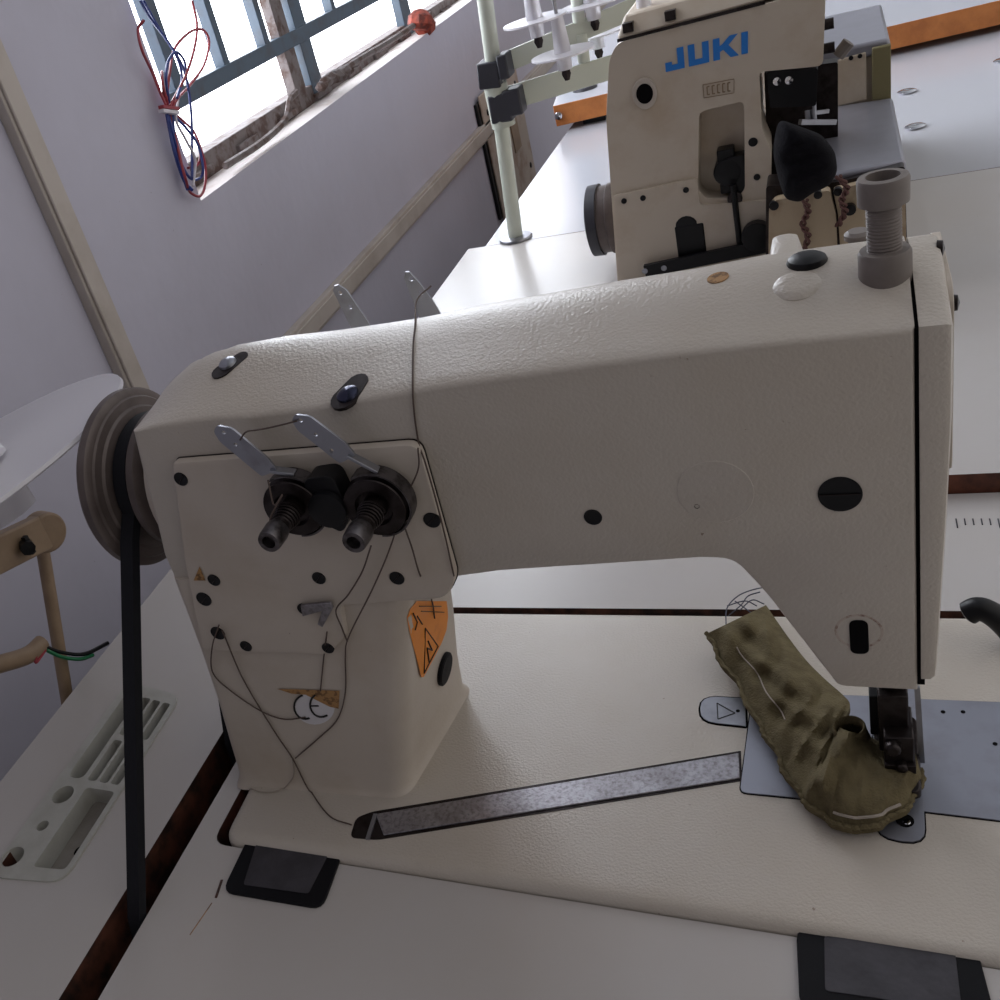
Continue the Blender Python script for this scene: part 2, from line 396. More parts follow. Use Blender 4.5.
# wires at the window corner
def wire_bundle():
    t = thing('wire_bundle', 'tangle of red and blue wires tied up in the window corner', 'wires', onx(190, 150, XW + .012))
    def w_(pts, M, lab, r=.0014, X=XW + .012):
        P = spline([onx(x, y, X + random.uniform(-.006, .006)) for x, y in pts], 8)
        obj('wire', MB().tube(P, r, M, 6), t, label=lab)
    w_([(140, 0), (150, 18), (168, 42), (184, 70), (191, 110), (192, 150), (192, 178)], BLUEW, 'blue wire')
    w_([(143, 0), (160, 30), (176, 55), (182, 78), (177, 98)], BLUEW, 'blue wire')
    w_([(144, 20), (138, 30), (142, 50), (152, 72), (160, 92), (166, 105)], REDW, 'red wire')
    w_([(166, 105), (170, 70), (175, 48), (190, 32), (203, 30), (209, 42), (204, 65), (190, 85), (178, 98), (172, 108)], REDW, 'red wire')
    w_([(192, 0), (197, 25), (194, 50), (186, 75), (176, 95), (170, 106)], REDW, 'red wire')
    w_([(170, 106), (166, 80), (168, 62), (176, 52), (184, 60), (186, 72)], BLUEW, 'blue wire')
    w_([(168, 106), (163, 85), (162, 72), (164, 100)], REDW, 'red wire')
    w_([(170, 110), (182, 120), (194, 132), (200, 150), (198, 164), (188, 168)], REDW, 'red wire')
    w_([(168, 112), (172, 130), (180, 160), (190, 178), (200, 178), (203, 168), (198, 145), (186, 128), (176, 118)], BLUEW, 'blue wire')
    w_([(170, 114), (176, 140), (182, 166), (186, 180), (190, 192), (200, 196), (205, 185), (205, 165), (198, 140)], REDW, 'red wire')
    w_([(172, 108), (174, 135), (180, 165), (188, 190)], BLUEW, 'blue wire', .0019)
    w_([(178, 100), (176, 120), (186, 140), (195, 160), (193, 186)], WHITEW, 'pale wire')
    w_([(166, 110), (174, 150), (184, 180), (192, 190)], BLUEW, 'blue wire', .0017)
    a = onx(162, 112, XW + .014); c = onx(176, 112, XW + .014)
    for dy in (-3, 1):
        obj('cable_tie', MB().bar(onx(161, 110 + dy, XW + .016), onx(177, 112 + dy, XW + .016), .006, .003, REDW if dy < 0 else WHITEW), t)
wire_bundle()

# ================================================================= TABLES
def frame_legs(t, x0, x1, y0, y1, ztop):
    obj('apron', MB().box((x0, y0, ztop - .05), (x1, y0 + .03, ztop), STEELP), t)
    obj('apron', MB().box((x0, y1 - .03, ztop - .05), (x1, y1, ztop), STEELP), t)
    for x in (x0, x1 - .04):
        for y in (y0, y1 - .03):
            obj('leg', MB().box((x, y, FL), (x + .04, y + .03, ztop - .05), STEELP), t, bevel=.002)
TH = .040
t1 = thing('sewing_table', 'white laminate sewing table under the near cream machine with cut-out slot', 'table', (.4, .1, FL))
A0 = onz(213, 836); A1 = onz(237, 782)
slot = [(-.0395, -.30), (-.0200, -.30), (-.0215, .070), (-.0405, .072)]
cut = roundpoly([(-.0085, -.0014), (.56, -.0186), (.56, .1785), (-.0130, .1785)], .008)
tq = [onz(x, y) for x, y in ((-9, 862), (56, 886), (186, 696), (128, 682))]
# the tray is sunk in the top: give the top a hole for it
tray_c = [(-0.139, -.032), (-.0955, -.032), (-.0985, .103), (-.138, .103)]
trc = [onz(x, y) for x, y in ((-12, 878), (64, 884), (182, 697), (128, 683))]
tray_o = roundpoly([(p.x, p.y) for p in trc], .010)
def shrink(poly, d):
    cx = sum(p[0] for p in poly) / len(poly); cy = sum(p[1] for p in poly) / len(poly)
    o = []; N = len(poly)
    ar = sum(poly[i][0] * poly[(i + 1) % N][1] - poly[(i + 1) % N][0] * poly[i][1] for i in range(N))
    sg = 1 if ar > 0 else -1
    for i in range(N):
        a = Vector(poly[i]) - Vector(poly[i - 1]); b = Vector(poly[(i + 1) % N]) - Vector(poly[i])
        if a.length < 1e-9: a = b
        if b.length < 1e-9: b = a
        na = Vector((-a.y, a.x)).normalized() * sg; nb = Vector((-b.y, b.x)).normalized() * sg
        n = na + nb; l2 = n.length_squared
        n = na if l2 < .2 else n * (2 / l2)
        o.append((poly[i][0] + n.x * d, poly[i][1] + n.y * d))
    return o
obj('table_top', MB().prism([(-.1635, -.42), (.95, -.42), (.95, .2795), (-.1655, .2795)], XY, -TH, 0, LAM, holes=[slot, cut, shrink(tray_o, .002)], MS=DWOOD), t1)
obj('edge_band', MB().box((-.1655, .2795, -TH), (.95, .2800, -.0005), WOOD), t1)
frame_legs(t1, -.12, .90, -.38, .24, -TH)
obj('machine_tray', MB().box((-.0130, -.012, -.10), (.56, .19, -.06), SHADEBLK), t1)
rm = MB()
for i in range(14):
    px = 956 + i * 8.4; p = onz(px, 519); q_ = onz(px, 525 if i % 5 else 528)
    rm.bar((p.x, p.y, .0002), (p.x, q_.y, .0002), .0006, .0004, RUBG)
p1_ = onz(222, 880); p2_ = onz(216, 898); p3_ = onz(190, 935); p4_ = onz(212, 903)
obj('table_crack', MB().bar((p1_.x, p1_.y, .0001), (p2_.x, p2_.y, .0001), .0012, .0004, DWOOD).bar((p4_.x, p4_.y, .0001), (p3_.x, p3_.y, .0001), .0003, .0003, TORN), t1)
obj('ruler_marks', rm, t1, label='short printed ruler ticks along the far edge')
# table 2, near half and far half
Z2 = .012
t2 = thing('sewing_table', 'white laminate table with a brown front edge facing the cream machine', 'table', (.4, .55, FL))
e1 = onz(432, 297, Z2); e2 = onz(468, 249, Z2); e3 = onz(486, 246, Z2); e4 = onz(565, 135, Z2)
ys = e2.y
obj('table_top', MB().prism([(e1.x, .2805), (1.0, .2805), (1.0, ys), (e1.x + .002, ys)], XY, Z2 - .045, Z2, LAM, MS=WOOD), t2)
frame_legs(t2, e1.x + .05, .95, .32, ys - .04, Z2 - .045)
t3 = thing('sewing_table', 'glossy white table beneath the machine with blue lettering and the thread stand', 'table', (.4, 1.1, FL))
obj('table_top', MB().prism([(e3.x, ys + .0003), (1.0, ys + .0003), (1.0, 1.36), (e4.x + .002, 1.33), (e4.x, e4.y)], XY, Z2 - .044, Z2 + .0002, LAM2, MS=WOOD), t3)
frame_legs(t3, e3.x + .04, .95, ys + .04, 1.22, Z2 - .044)
for (x, y) in ((907, 92), (915, 127), (1003, 61)):
    p = onz(x, y, Z2 + .001)
    o = obj('table_screw', MB().lathe((p.x, p.y, Z2 + .001), (0, 0, 1), [(-.002, .008), (.0012, .010), (.0022, .008), (.0025, .003), (.0018, 0)], CHROME, 20), t3, label='chrome screw')
t4 = thing('sewing_table', 'raised white table with a thick orange wood edge at the back', 'table', (.4, 1.6, FL))
a = onz(553, 106, .05); b_ = onz(1000, 0, .05); dr = (b_ - a).normalized(); nn = V(-dr.y, dr.x, 0)
c0 = a; c1 = a + dr * 1.3; 
P4 = [(p.x, p.y) for p in (c0, c1, c1 + nn * .7, c0 + nn * .7)]
z4b = ony(555, 127, a.y).z
obj('table_top', MB().prism(P4, XY, z4b, .050, LAM2, MS=OWOOD), t4, bevel=.0008)
frame_legs(t4, -.02, .9, 1.52, 1.85, z4b)
p = ony(557, 114, a.y + .003)
obj('edge_screw', MB().lathe((p.x + .003, p.y - .004, p.z - .002), (-dr.y * -1, -1, 0), [(0, .006), (.002, .005), (.003, 0)], CHROME, 14), t4)
p = onz(585, 89, .05)
obj('grommet', MB().lathe((p.x, p.y, .05), (0, 0, 1), [(0, .018), (.004, .016), (.006, .008), (.006, 0)], CLAMP, 24), t4, label='dark round grommet')
p = ony(592, 124, a.y + .02)
obj('bracket', MB().box((p.x - .012, p.y, z4b - .03), (p.x + .02, p.y + .03, z4b), BLACK), t4)

# accessory tray let into table 1
tr = thing('accessory_tray', 'grey plastic accessory tray with slots sunk in the table at left', 'tray', (trc[0].x, trc[0].y, -.02))
def tz(poly): return [(p.x, p.y) for p in poly]
def px(poly, r=0.0, z=.001): 
    q = [onz(x, y, z) for x, y in poly]; q = [(p.x, p.y) for p in q]
    return roundpoly(q, r) if r else q
UU = lambda u, v: None
# tray frame in tray coordinates: u across (0..1), v along (0..1) from the near end
TA, TB, TC, TD = [Vector((p.x, p.y)) for p in trc]   # near-left, near-right, far-right, far-left
def tuv(u, v):
    p = (TA * (1 - u) + TB * u) * (1 - v) + (TD * (1 - u) + TC * u) * v; return (p.x, p.y)
def tq4(u0, v0, u1, v1, r=.002): return roundpoly([tuv(u0, v0), tuv(u1, v0), tuv(u1, v1), tuv(u0, v1)], r)
holes = [tq4(.12, .47, .36, .95, .006)]            # long pin groove at left
g = [(.42, .60), (.65, .74), (.79, .90)]
for a0, a1 in ((.43, .57), (.61, .75), (.79, .92)):
    holes.append(tq4(a0, .47, a1, .69)); holes.append(tq4(a0, .72, a1, .94))
holes.append(tq4(.50, .055, .93, .435, .003))
def disc(u, v, r, n=20):
    c = Vector(tuv(u, v)); return [(c.x + r * math.cos(2 * PI * k / n), c.y + r * math.sin(2 * PI * k / n)) for k in range(n)]
holes += [disc(.24, .385, .0062), disc(.26, .235, .0034), disc(.15, .09, .0062)]
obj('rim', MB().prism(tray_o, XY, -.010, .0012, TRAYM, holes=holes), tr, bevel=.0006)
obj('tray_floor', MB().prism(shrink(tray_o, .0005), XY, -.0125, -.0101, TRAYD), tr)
c = Vector(tuv(.74, .20))
obj('drain_hole', MB().lathe((c.x, c.y, -.0101), (0, 0, 1), [(0, .0035), (.0003, .0035), (.0003, 0)], SHADEBLK, 18), tr)

# ================================================================= DRIVE BELT
AX = V(0, .080, .160)
def belt():
    P = []; RB = .0285; Xb = -.0155
    P.append(V(-.030, -.125, -.26)); P.append(V(-.0262, -.045, 0)); 
    near = V(Xb, AX.y - RB * .985, AX.z + .002)
    for k in range(1, 12): P.append(P[1].lerp(near, k / 12))
    for k in range(0, 25):
        a = PI - PI * k / 24 * 1.04 + .06
        P.append(V(Xb, AX.y + RB * math.cos(a), AX.z + RB * math.sin(a)))
    end = V(-.030, .063, 0); last = P[-1]
    for k in range(1, 9): P.append(last.lerp(end, k / 9))
    P.append(end); P.append(V(-.032, .035, -.26))
    for k in range(1, 10):
        a = 0 - PI * k / 10; P.append(V(-.031, -.045 + .08 * math.cos(a), -.26 + .08 * math.sin(a)))
    n = len(P); vs = []; fs = []
    for i, p in enumerate(P):
        d = (P[(i + 1) % n] - P[i - 1]).normalized(); x = V(1, 0, 0); x = (x - d * x.dot(d)).normalized(); t = d.cross(x)
        for sx, st in ((-.0043, .0020), (.0043, .0020), (.0034, -.0020), (-.0034, -.0020)): vs.append(p + x * sx + t * st)
    for i in range(n):
        for k in range(4): fs.append((i * 4 + k, i * 4 + (k + 1) % 4, ((i + 1) % n) * 4 + (k + 1) % 4, ((i + 1) % n) * 4 + k))
    return MB().add(vs, fs, BELTM)
tag(obj('drive_belt', belt()), 'black rubber drive belt running from handwheel through the table slot', 'belt')

# ================================================================= HINGE PADS
def pad(outer, inner, label):
    o = px(outer, .006, 0.001); i = px(inner, .0015, 0.002)
    t = thing('rubber_hinge', label, 'hinge', (sum(p[0] for p in o) / len(o), sum(p[1] for p in o) / len(o), 0), None)
    obj('housing', MB().prism(o, XY, .0000, .0014, RUBBER), t, bevel=.0006)
    obj('cushion', MB().prism(i, XY, .0012, .0017, RUBG), t, bevel=.0003, label='worn grey pad in the middle')
pad([(222, 892), (322, 909), (345, 846), (250, 834)], [(243, 884), (308, 893), (330, 850), (256, 843)], 'black rubber hinge pad under the near left corner of the machine bed')
pad([(800, 1012), (1000, 1035), (975, 940), (796, 926)], [(825, 990), (962, 1010), (955, 950), (824, 935)], 'black rubber hinge pad with grey centre at the bottom right of the bed')

# ================================================================= THE CREAM SEWING MACHINE
sm = thing('sewing_machine', 'cream flatbed sewing machine with long arm in the foreground', 'sewing machine', (.25, .09, 0))
BZ = .0035
def bedpoly(d): return shrink(roundpoly([(.0040 - .0065, .0020 - .003), (.555, -.0180), (.555, .1717), (-.0095, .1717)], .010, 6), d)
bed = MB().loft([[(x, y, z) for x, y in bedpoly(d)] for z, d in ((-.035, .004), (-.012, .002), (-.004, .0), (-.001, .0), (.0012, .0006), (.0028, .0022), (BZ, .0052))], CREAM)
# arm and head: outline in XZ, layered in Y
YF = .035
def F(x, y, Y=YF): p = ony(x, y, Y); return (p.x, p.z)
TL_f = [(.0165, .190), (.0205, .2078), (.030, .2092), (.045, .2100), (.060, .2105)]
TL_b = [(-.004, .181), (-.0030, .1945), (.0130, .2080), (.0310, .2160), (.050, .2200)]
top = [(.075, .2098), F(300, 410), F(380, 397), F(450, 385), F(530, 374), F(600, 364), F(680, 354), F(760, 345), F(860, 335), (.2958, .2186)]
right = [(.2958, .19), (.2958, .16), (.2958, .12), (.2958, .0826)]
under = roundpoly([F(846, 688), F(837, 686), F(763, 591), F(733, 560), F(700, 559)], [0, .003, .012, .020, 0], 6)
under2 = [F(640, 563), F(560, 568), F(500, 572), F(462, 577), (.128, .131), (.060, .131)]
left = [(.0070, .131), (.0072, .146), (.0125, .170)]
hY = [(.035, 0), (.045, .0026), (.055, .0050), (.065, .0074), (.074, .0085), (.082, .0080), (.090, .0052), (.098, -.0005), (.106, -.0085), (.113, -.019), (.118, -.032)]
def lerp_t(tab, x):
    for (a, b), (c, d) in zip(tab, tab[1:]):
        if x <= c: return b + (d - b) * (x - a) / (c - a)
    return tab[-1][1]
def wl(Y): return lerp_t([(.035, 0), (.042, .25), (.055, .65), (.07, .93), (.08, 1), (.095, .9), (.108, .55), (.118, 0)], Y)
def armring(Y, inset):
    h = lerp_t(hY, Y); ww = wl(Y); P = []
    drop = min(0, h)
    for i, (a, b) in enumerate(zip(TL_f, TL_b)):
        k = i / 4; wz = ww * (1 - k) + (h / .0085) * k if h > 0 else ww * (1 - k)
        P.append((a[0] + (b[0] - a[0]) * ww, a[1] + (b[1] - a[1]) * wz + drop * (1 + .3 * k)))
    for i, (x, z) in enumerate(top): P.append((x, z + h * lerp_t([(.02, 1.3), (.08, 1.36), (.13, 1.0), (.3, 1.0)], x) + (.0012 * (h > .004) * (x > .24))))
    P += right + under + under2
    for x, z in left: P.append((x - .006 * ww, z))
    P = shrink(P, inset) if inset else P
    return [(x, Y, z) for x, z in P]
rings = [armring(Y, i) for Y, i in ((.0350, .0014), (.0352, .0008), (.0358, .0003), (.0368, 0))]
rings += [armring(Y, 0) for Y in (.042, .048, .055, .060, .065, .070, .074, .078, .082, .086, .090, .094, .098, .102, .106, .110, .113)]
rings += [armring(.1165, .0012), armring(.118, .004)]
body = MB().loft(rings, CREAM)
def colring(z, xl, xf, xb, yf=.0335, yb=.110, r=.010):
    return [(x, y, z) for x, y in roundpoly([(xl, yf), (xf, yf + .001), (xb, yb), (xl + .002, yb)], [.006, r, r, .008], 6)]
cr = [colring(BZ - .002, -.0125, .0850, .0965, .0310, .113), colring(BZ + .0010, -.0112, .0830, .0950, .0325, .1115), colring(.0080, -.0095, .0825, .0935),
      colring(.030, -.0062, .0890, .0955), colring(.060, -.0013, .0980, .1005), colring(.090, .0022, .1070, .1045), colring(.117, .0045, .1150, .108), colring(.134, .0058, .1230, .1130)]
col_mb = MB().loft(cr, CREAM2)
# rounded boss on the rear of the arm top and a raised disc
def boss(x0, x1, y0, y1, z0, z1, M):
    rr = []
    for z, d in ((z0, -.004), (z0 + (z1 - z0) * .35, -.0015), (z0 + (z1 - z0) * .75, 0), (z1 - .0008, .0008), (z1, .0025)):
        rr.append([(x, y, z) for x, y in shrink(roundpoly([(x0, y0), (x1, y0), (x1, y1), (x0, y1)], .005, 5), d)])
    return MB().loft(rr, M)
bo = boss(.2565, .2660, .080, .102, .212, .2275, CREAM)
for f_, mi_ in ((bo.f, 0),):
    k = len(body.v); body.v += bo.v; body.f += [[i + k for i in q] for q in bo.f]; body.m += [0] * len(bo.f)
obj('bed', bed, sm, ang=50)
obj('arm', body, sm, ang=32)
obj('column', col_mb, sm, ang=40)
# cover plate on the column
cpx = [(172, 463), (418, 444), (456, 578), (447, 599), (340, 606), (346, 637), (329, 655), (203, 651), (196, 620), (184, 560)]
cp = [F(x, y, .031) for x, y in cpx]
cpo = roundpoly(cp, [.002, .005, .004, .006, .003, .003, .004, .004, .004, .004])
cover = MB().loft([[(x, Y, z) for x, z in shrink(cpo, d)] for Y, d in ((.0362, 0), (.0318, 0), (.0312, .0004), (.0310, .0012))], CREAM2)
obj('cover_plate', cover, sm, ang=40)
gap = [(x, z) for x, z in cpo]
obj('cover_gasket', MB().loft([[(x, Y, z) for x, z in shrink(cpo, -.00035)] for Y in (.036, .0345)], DSTEEL), sm)
# face plate with its dark seam
def faceP(x, d, out=0, zb=.0885):
    P = [(YF + .001, .0885)]
    tp = [(Y, .2192 + h) for Y, h in hY]
    P = [(YF, zb)] + [(YF, z) for z in (.12, .15, .19)] + tp + [(.118, .16), (.118, zb)]
    return [(x, y, z) for y, z in shrink(P, d)]
def fxo(z): return .3015 if z < .09 else .3015 + min(1, (z - .09) / .09) * .0038
fp = []
for k, d in ((0, 0), (1, 0), (2, .0008), (3, .003)):
    ring = faceP(0, d); o_ = []
    for (x, y, z) in ring:
        xo = fxo(z); xx = (.2968, xo - .0020, xo - .0006, xo)[k]
        o_.append((xx, y, z))
    fp.append(o_)
face = MB().loft(fp, CREAM)
obj('face_plate', face, sm, ang=40)
obj('face_seam', MB().loft([faceP(x, .0014, 0, .0832) for x in (.2940, .2980)], SHADEBLK), sm)
fpo = MB()
fpo.loft([[(x, y, z) for y, z in rrect(.052, .158, .104, .222, .008)] for x in (.3040, .3068)], CREAM2)
obj('side_cover', fpo, sm, bevel=.001)
obj('round_window', MB().lathe((.3015, .078, .140), (1, 0, 0), [(0, .016), (.0035, .0155), (.0045, .010), (.005, 0)], BLACK), sm, label='black round cap')
# trees for sitting details on real surfaces
T = bvh(bed, body, col_mb, cover, face)
def cylat(x, y, r, prof, M, ny=None, nm='plug', lab=None, n=24, extra=None, off=0):
    p, nr = hit(T, x, y)
    if p is None: return None
    nr = Vector(ny) if ny else nr
    mb = MB().lathe(p + nr * off, nr, [(a, b * r) for a, b in prof], M, n)
    if extra: extra(mb, p + nr * off, nr)
    return obj(nm, mb, sm, label=lab)
flat = [(-.0005, 1), (.0003, 1), (.0004, .96), (.0002, .8), (.0002, 0)]
def slotx(w):
    def f(mb, p, n):
        u = Vector((.7, 0, .7)); mb.bar(p + n * .0003 - u * w, p + n * .0003 + u * w, .0009, .0004, DSTEEL)
    return f
FN = (0, -1, 0)
for (x, y, r) in ((181, 479, .0031), (432, 520, .0033), (214, 580, .0030), (204, 599, .0037), (218, 633, .0036), (246, 646, .0029), (319, 578, .0030), (397, 578, .0031), (328, 648, .0028), (304, 609, .0030)):
    cylat(x, y, r, flat, BLACK, FN, 'screw', 'black recessed screw', extra=slotx(r * .8))
def hs(mb, p, n): mb.bar(p + n * .0004 - V(.0060, 0, 0), p + n * .0004 + V(.0060, 0, 0), .0005, .0003, DSTEEL)
cylat(840, 494, .0064, flat, BLACK, FN, 'plug', 'large black round plug', n=36, extra=hs)
cylat(593, 517, .0032, flat, BLACK, FN, 'plug', 'small black round plug')
p, _ = hit(T, 859, 636)
obj('slot_opening', MB().prism([(x, z) for x, z in roundpoly([(p.x - .0029, p.z - .0078), (p.x + .0029, p.z - .0078), (p.x + .0029, p.z + .0070), (p.x - .0029, p.z + .0070)], .0028, 8)], XZ, YF - .0003, YF + .001, SHADEBLK), sm, label='black keyhole slot')
STAIN = mat('cream_enamel_with_rust_stain', lin(184, 170, 158), .42, dirt=[(420, lin(112, 74, 58), .8, .52, .66)])
obj('slot_ring', MB().lathe((p.x, YF + .0004, p.z + .002), FN, [(0, .0076), (.0004, .0075), (.0005, .0070), (.0004, .0066), (.0003, .0)], STAIN, 40), sm)
p, nr = hit(T, 715, 492)
obj('cast_disc', MB().lathe((p.x, YF + .0004, p.z), FN, [(0, .0125), (.0006, .0118), (.0007, 0)], CREAM, 40), sm)
cylat(697, 506, .0009, flat, DSTEEL, FN, 'chip', 'small chipped spot', n=7)
# holes with screws on the sloped arm top
def slothole(x0, y0, x1, y1, r, nm, screwM, sx, sy, sr):
    a, na = hit(T, x0, y0); c, nc = hit(T, x1, y1); n = (na + nc).normalized(); d = (c - a).normalized(); s_ = n.cross(d)
    R_ = []
    for i in range(8): an = PI / 2 + PI * i / 7; R_.append(a + d * math.cos(an) * r + s_ * math.sin(an) * r)
    for i in range(8): an = -PI / 2 + PI * i / 7; R_.append(c + d * math.cos(an) * r * .8 + s_ * math.sin(an) * r * .8)
    obj(nm, MB().loft([[p + n * h for p in R_] for h in (-.001, .00035)], DSTEEL), sm, label='dark recess with a screw in it')
    p, n2 = hit(T, sx, sy)
    obj('recess_screw', MB().lathe(p + n * -.0004, n, [(0, sr), (.0015, sr * .9), (.0026, sr * .5), (.0029, 0)], screwM, 20), sm, label='polished screw head')
slothole(222, 371, 240, 358, .0046, 'screw_recess', METAL, 228, 364, .0040)
slothole(345, 398, 357, 383, .0057, 'screw_recess', mat('blued_steel', lin(60, 62, 80), .2, .9), 348, 395, .0045)
# black cap, raised disc, inlay on the top
p = ony(807, 262, .072); p.z = .2262; n = V(0, -.12, 1).normalized()
obj('oil_cap', MB().loft([[p + V(x, y, 0) + n * h for x, y in [(math.cos(2 * PI * k / 28) * .0060 * s_, math.sin(2 * PI * k / 28) * .0062 * s_) for k in range(28)]] for h, s_ in ((-.002, 1), (.0018, 1), (.0030, .92), (.0038, .7), (.0042, .3))], BLACK), sm, label='glossy black oval cap')
p, n = hit(T, 797, 285)
obj('cast_boss', MB().lathe(p - n * .002, n, [(0, .0076), (.0018, .0072), (.0027, .0060), (.0030, .003), (.0030, 0)], CREAM, 30), sm)
p, n = hit(T, 718, 278)
obj('inlay', MB().lathe(p, n, [(-.001, .0034), (.0003, .0034), (.0003, 0)], TORN, 20), sm, label='small brown round inlay')
p, n = hit(T, 812, 235) if hit(T, 812, 245)[0] is None else hit(T, 840, 262)
# regulator post
pc_ = ony(885, 270, .060)
post = (pc_.x, .060, .2215)
kk = .68
def ps(L_): return [(h * .86, r * kk) for h, r in L_]
obj('post_collar', MB().lathe(post, (0, 0, 1), ps([(0, .0125), (.0015, .0112), (.002, .0106), (.0125, .0106), (.0137, .0098), (.0138, .0)]), GUIDEG, 36), sm)
pr = [(.010, .0070)]
for k in range(16): pr += [(.0125 + k * .0012, .0070), (.0131 + k * .0012, .0066)]
pr += [(.033, .007)]
obj('threaded_post', MB().lathe(post, (0, 0, 1), ps(pr), GUIDEG, 30), sm, label='grey threaded post')
obj('post_cap', MB().lathe(post, (0, 0, 1), ps([(.0290, .0072), (.0300, .0100), (.0375, .0102), (.0387, .0096), (.0389, .0070), (.0389, .0066), (.0340, .0060), (.0340, 0)]), GUIDEG, 36), sm, label='grey knurled cap with a hollow top')
obj('cap_socket', MB().lathe((post[0], post[1], post[2] + .0294), (0, 0, 1), [(0, .0038), (.0006, .0038), (.0006, 0)], SHADEBLK, 6), sm)
p = ony(858, 238, .095)
obj('rear_knob', MB().lathe((p.x, .095, .222), (0, 0, 1), [(0, .003), (.002, .003), (.0025, .0042), (.004, .0042), (.005, .003), (.005, 0)], GUIDEG, 20), sm)
for (x, y, s_) in ((938, 249, 1), (953, 303, 1)):
    p = ony(x - 5, y, .074)
    obj('thumb_screw', MB().lathe((p.x - .002, .074, p.z), (1, -.1, 0), [(0, .0014), (.0028, .0014), (.0030, .0026), (.0046, .0024), (.0052, 0)], DSTEEL, 14), sm, label='dark thumb screw')
# handwheel
obj('handwheel', MB().lathe(AX, (1, 0, 0), [(-.0335, 0), (-.0335, .024), (-.0325, .036), (-.030, .0412), (-.0285, .0422), (-.0250, .0422), (-.0240, .0410), (-.0235, .0385), (-.0225, .0378), (-.0220, .0340), (-.0208, .0330), (-.0195, .0260), (-.0115, .0260), (-.0100, .0325), (-.0060, .0330), (-.0045, .0315), (.001, .0200), (.012, .0190)], WHEELM, 72), sm, ang=30)
obj('bearing_cover', MB().lathe(AX, (1, 0, 0), [(.0005, .018), (.001, .034), (.012, .037), (.02, .037)], CREAM2, 48), sm)

# slide bar in its groove
q = [onz(x, y, BZ) for x, y in ((350, 838), (378, 840), (742, 781), (741, 751), (372, 812), (356, 818))]
go = roundpoly([(p.x, p.y) for p in q], [.003, .002, .0005, .0005, .002, .003])
obj('groove', MB().prism(go, XY, BZ - .002, BZ + .0002, DSTEEL), sm, label='dark groove for the slide bar')
q = [onz(x, y, BZ) for x, y in ((384, 836), (740, 779), (739, 754), (376, 815))]
obj('slide_bar', MB().prism([(p.x, p.y) for p in q], XY, BZ, BZ + .0008, BARM), sm, bevel=.0003, label='worn steel strip')
q = [onz(x, y, BZ) for x, y in ((366, 840), (370, 840), (378, 815), (374, 815))]
obj('slide_clip', MB().prism([(p.x, p.y) for p in q], XY, BZ, BZ + .001, METAL), sm)
# needle plate set
def pz(L, z=BZ): return [(p.x, p.y) for p in [onz(x, y, z) for x, y in L]]
def plate(nm, poly, r, M=PLATE, h=.0006, lab=None, seam=.0005):
    o_ = roundpoly(poly, r)
    if seam: obj('plate_seam', MB().prism(shrink(o_, -seam), XY, BZ - .002, BZ + .00015, SHADEBLK), sm)
    return obj(nm, MB().prism(o_, XY, BZ, BZ + h, M), sm, bevel=.0002, label=lab)
plate('needle_plate', pz([(740, 793), (872, 806), (872, 697), (753, 693)]), [.003, .0004, .0004, .001])
plate('slide_plate', pz([(922, 812), (1090, 832), (1075, 706), (918, 700)]), [.0004] * 4)
plate('plate_tongue', pz([(876, 838), (926, 846), (917, 690), (872, 688)]), [.0085, .0085, .0005, .0005], h=.0008)
for (x, y, r) in ((905, 822, .0032),):
    p = onz(x, y, BZ); obj('plate_hole', MB().lathe((p.x, p.y, BZ + .0008), (0, 0, 1), [(0, r), (.0002, r), (.0002, 0)], SHADEBLK), sm)
    obj('plate_screw', MB().lathe((p.x + .0006, p.y - .0006, BZ + .0008), (0, 0, 1), [(0, .0016), (.0005, .0012), (.0005, 0)], CHROME, 12), sm)
for (x, y) in ((943, 713), (963, 713), (995, 745), (843, 712)):
    p = onz(x, y, BZ); obj('plate_hole', MB().lathe((p.x, p.y, BZ + .0006), (0, 0, 1), [(0, .0009), (.0002, .0009), (.0002, 0)], SHADEBLK, 12), sm)
plate('latch', pz([(700, 722), (746, 727), (745, 699), (701, 697)]), [.0075, .0004, .0004, .0075], METAL, lab='rounded steel latch with an arrow mark', seam=.0009)
p1, p2, p3 = [onz(x, y, BZ + .0007) for x, y in ((717, 703), (718, 719), (735, 713))]
lt = MB()
for a_, b_2 in ((p1, p2), (p2, p3), (p3, p1)): lt.bar(a_, b_2, .0005, .0002, INK)
p = onz(738, 712, BZ); lt.lathe((p.x, p.y, BZ + .0006), (0, 0, 1), [(0, .0009), (.0002, .0009), (.0002, 0)], SHADEBLK, 10)
obj('arrow_mark', lt, sm)
# needle bar, presser bar, foot
NX, NY = .2905, .0800
nb = lambda x, y, Y: ony(x, y, Y)
obj('presser_bar', MB().lathe((nb(893, 700, .074).x, .074, .046), (0, 0, 1), [(0, .0052), (.022, .0052), (.040, .0056), (.0400, 0)], DSTEEL, 24), sm)
xx = nb(893, 700, .074).x
ft = MB()
ft.box((xx - .0055, .066, .020), (xx + .0050, .080, .050), DSTEEL)
ft.box((xx - .0040, .060, .012), (xx + .0065, .078, .034), DSTEEL)
ft.lathe((xx - .001, .058, .030), (0, -1, 0), [(-.004, .0030), (.001, .0030), (.0018, .0020), (.0018, 0)], DSTEEL, 14)
ft.lathe((xx + .002, .058, .020), (0, -1, 0), [(-.004, .0022), (.001, .0022), (.0015, 0)], DSTEEL, 12)
obj('presser_foot_holder', ft, sm, bevel=.0006)
f2 = MB()
f2.loft([[(xx + .001 + s_ * x, y, z + (max(0, y - .078)) * .5) for x, y in roundpoly([(-.0075, .052), (.0075, .052), (.0085, .088), (-.0085, .088)], .003)] for z, s_ in ((.0095, 1), (.0125, 1), (.0135, .9))], DSTEEL)
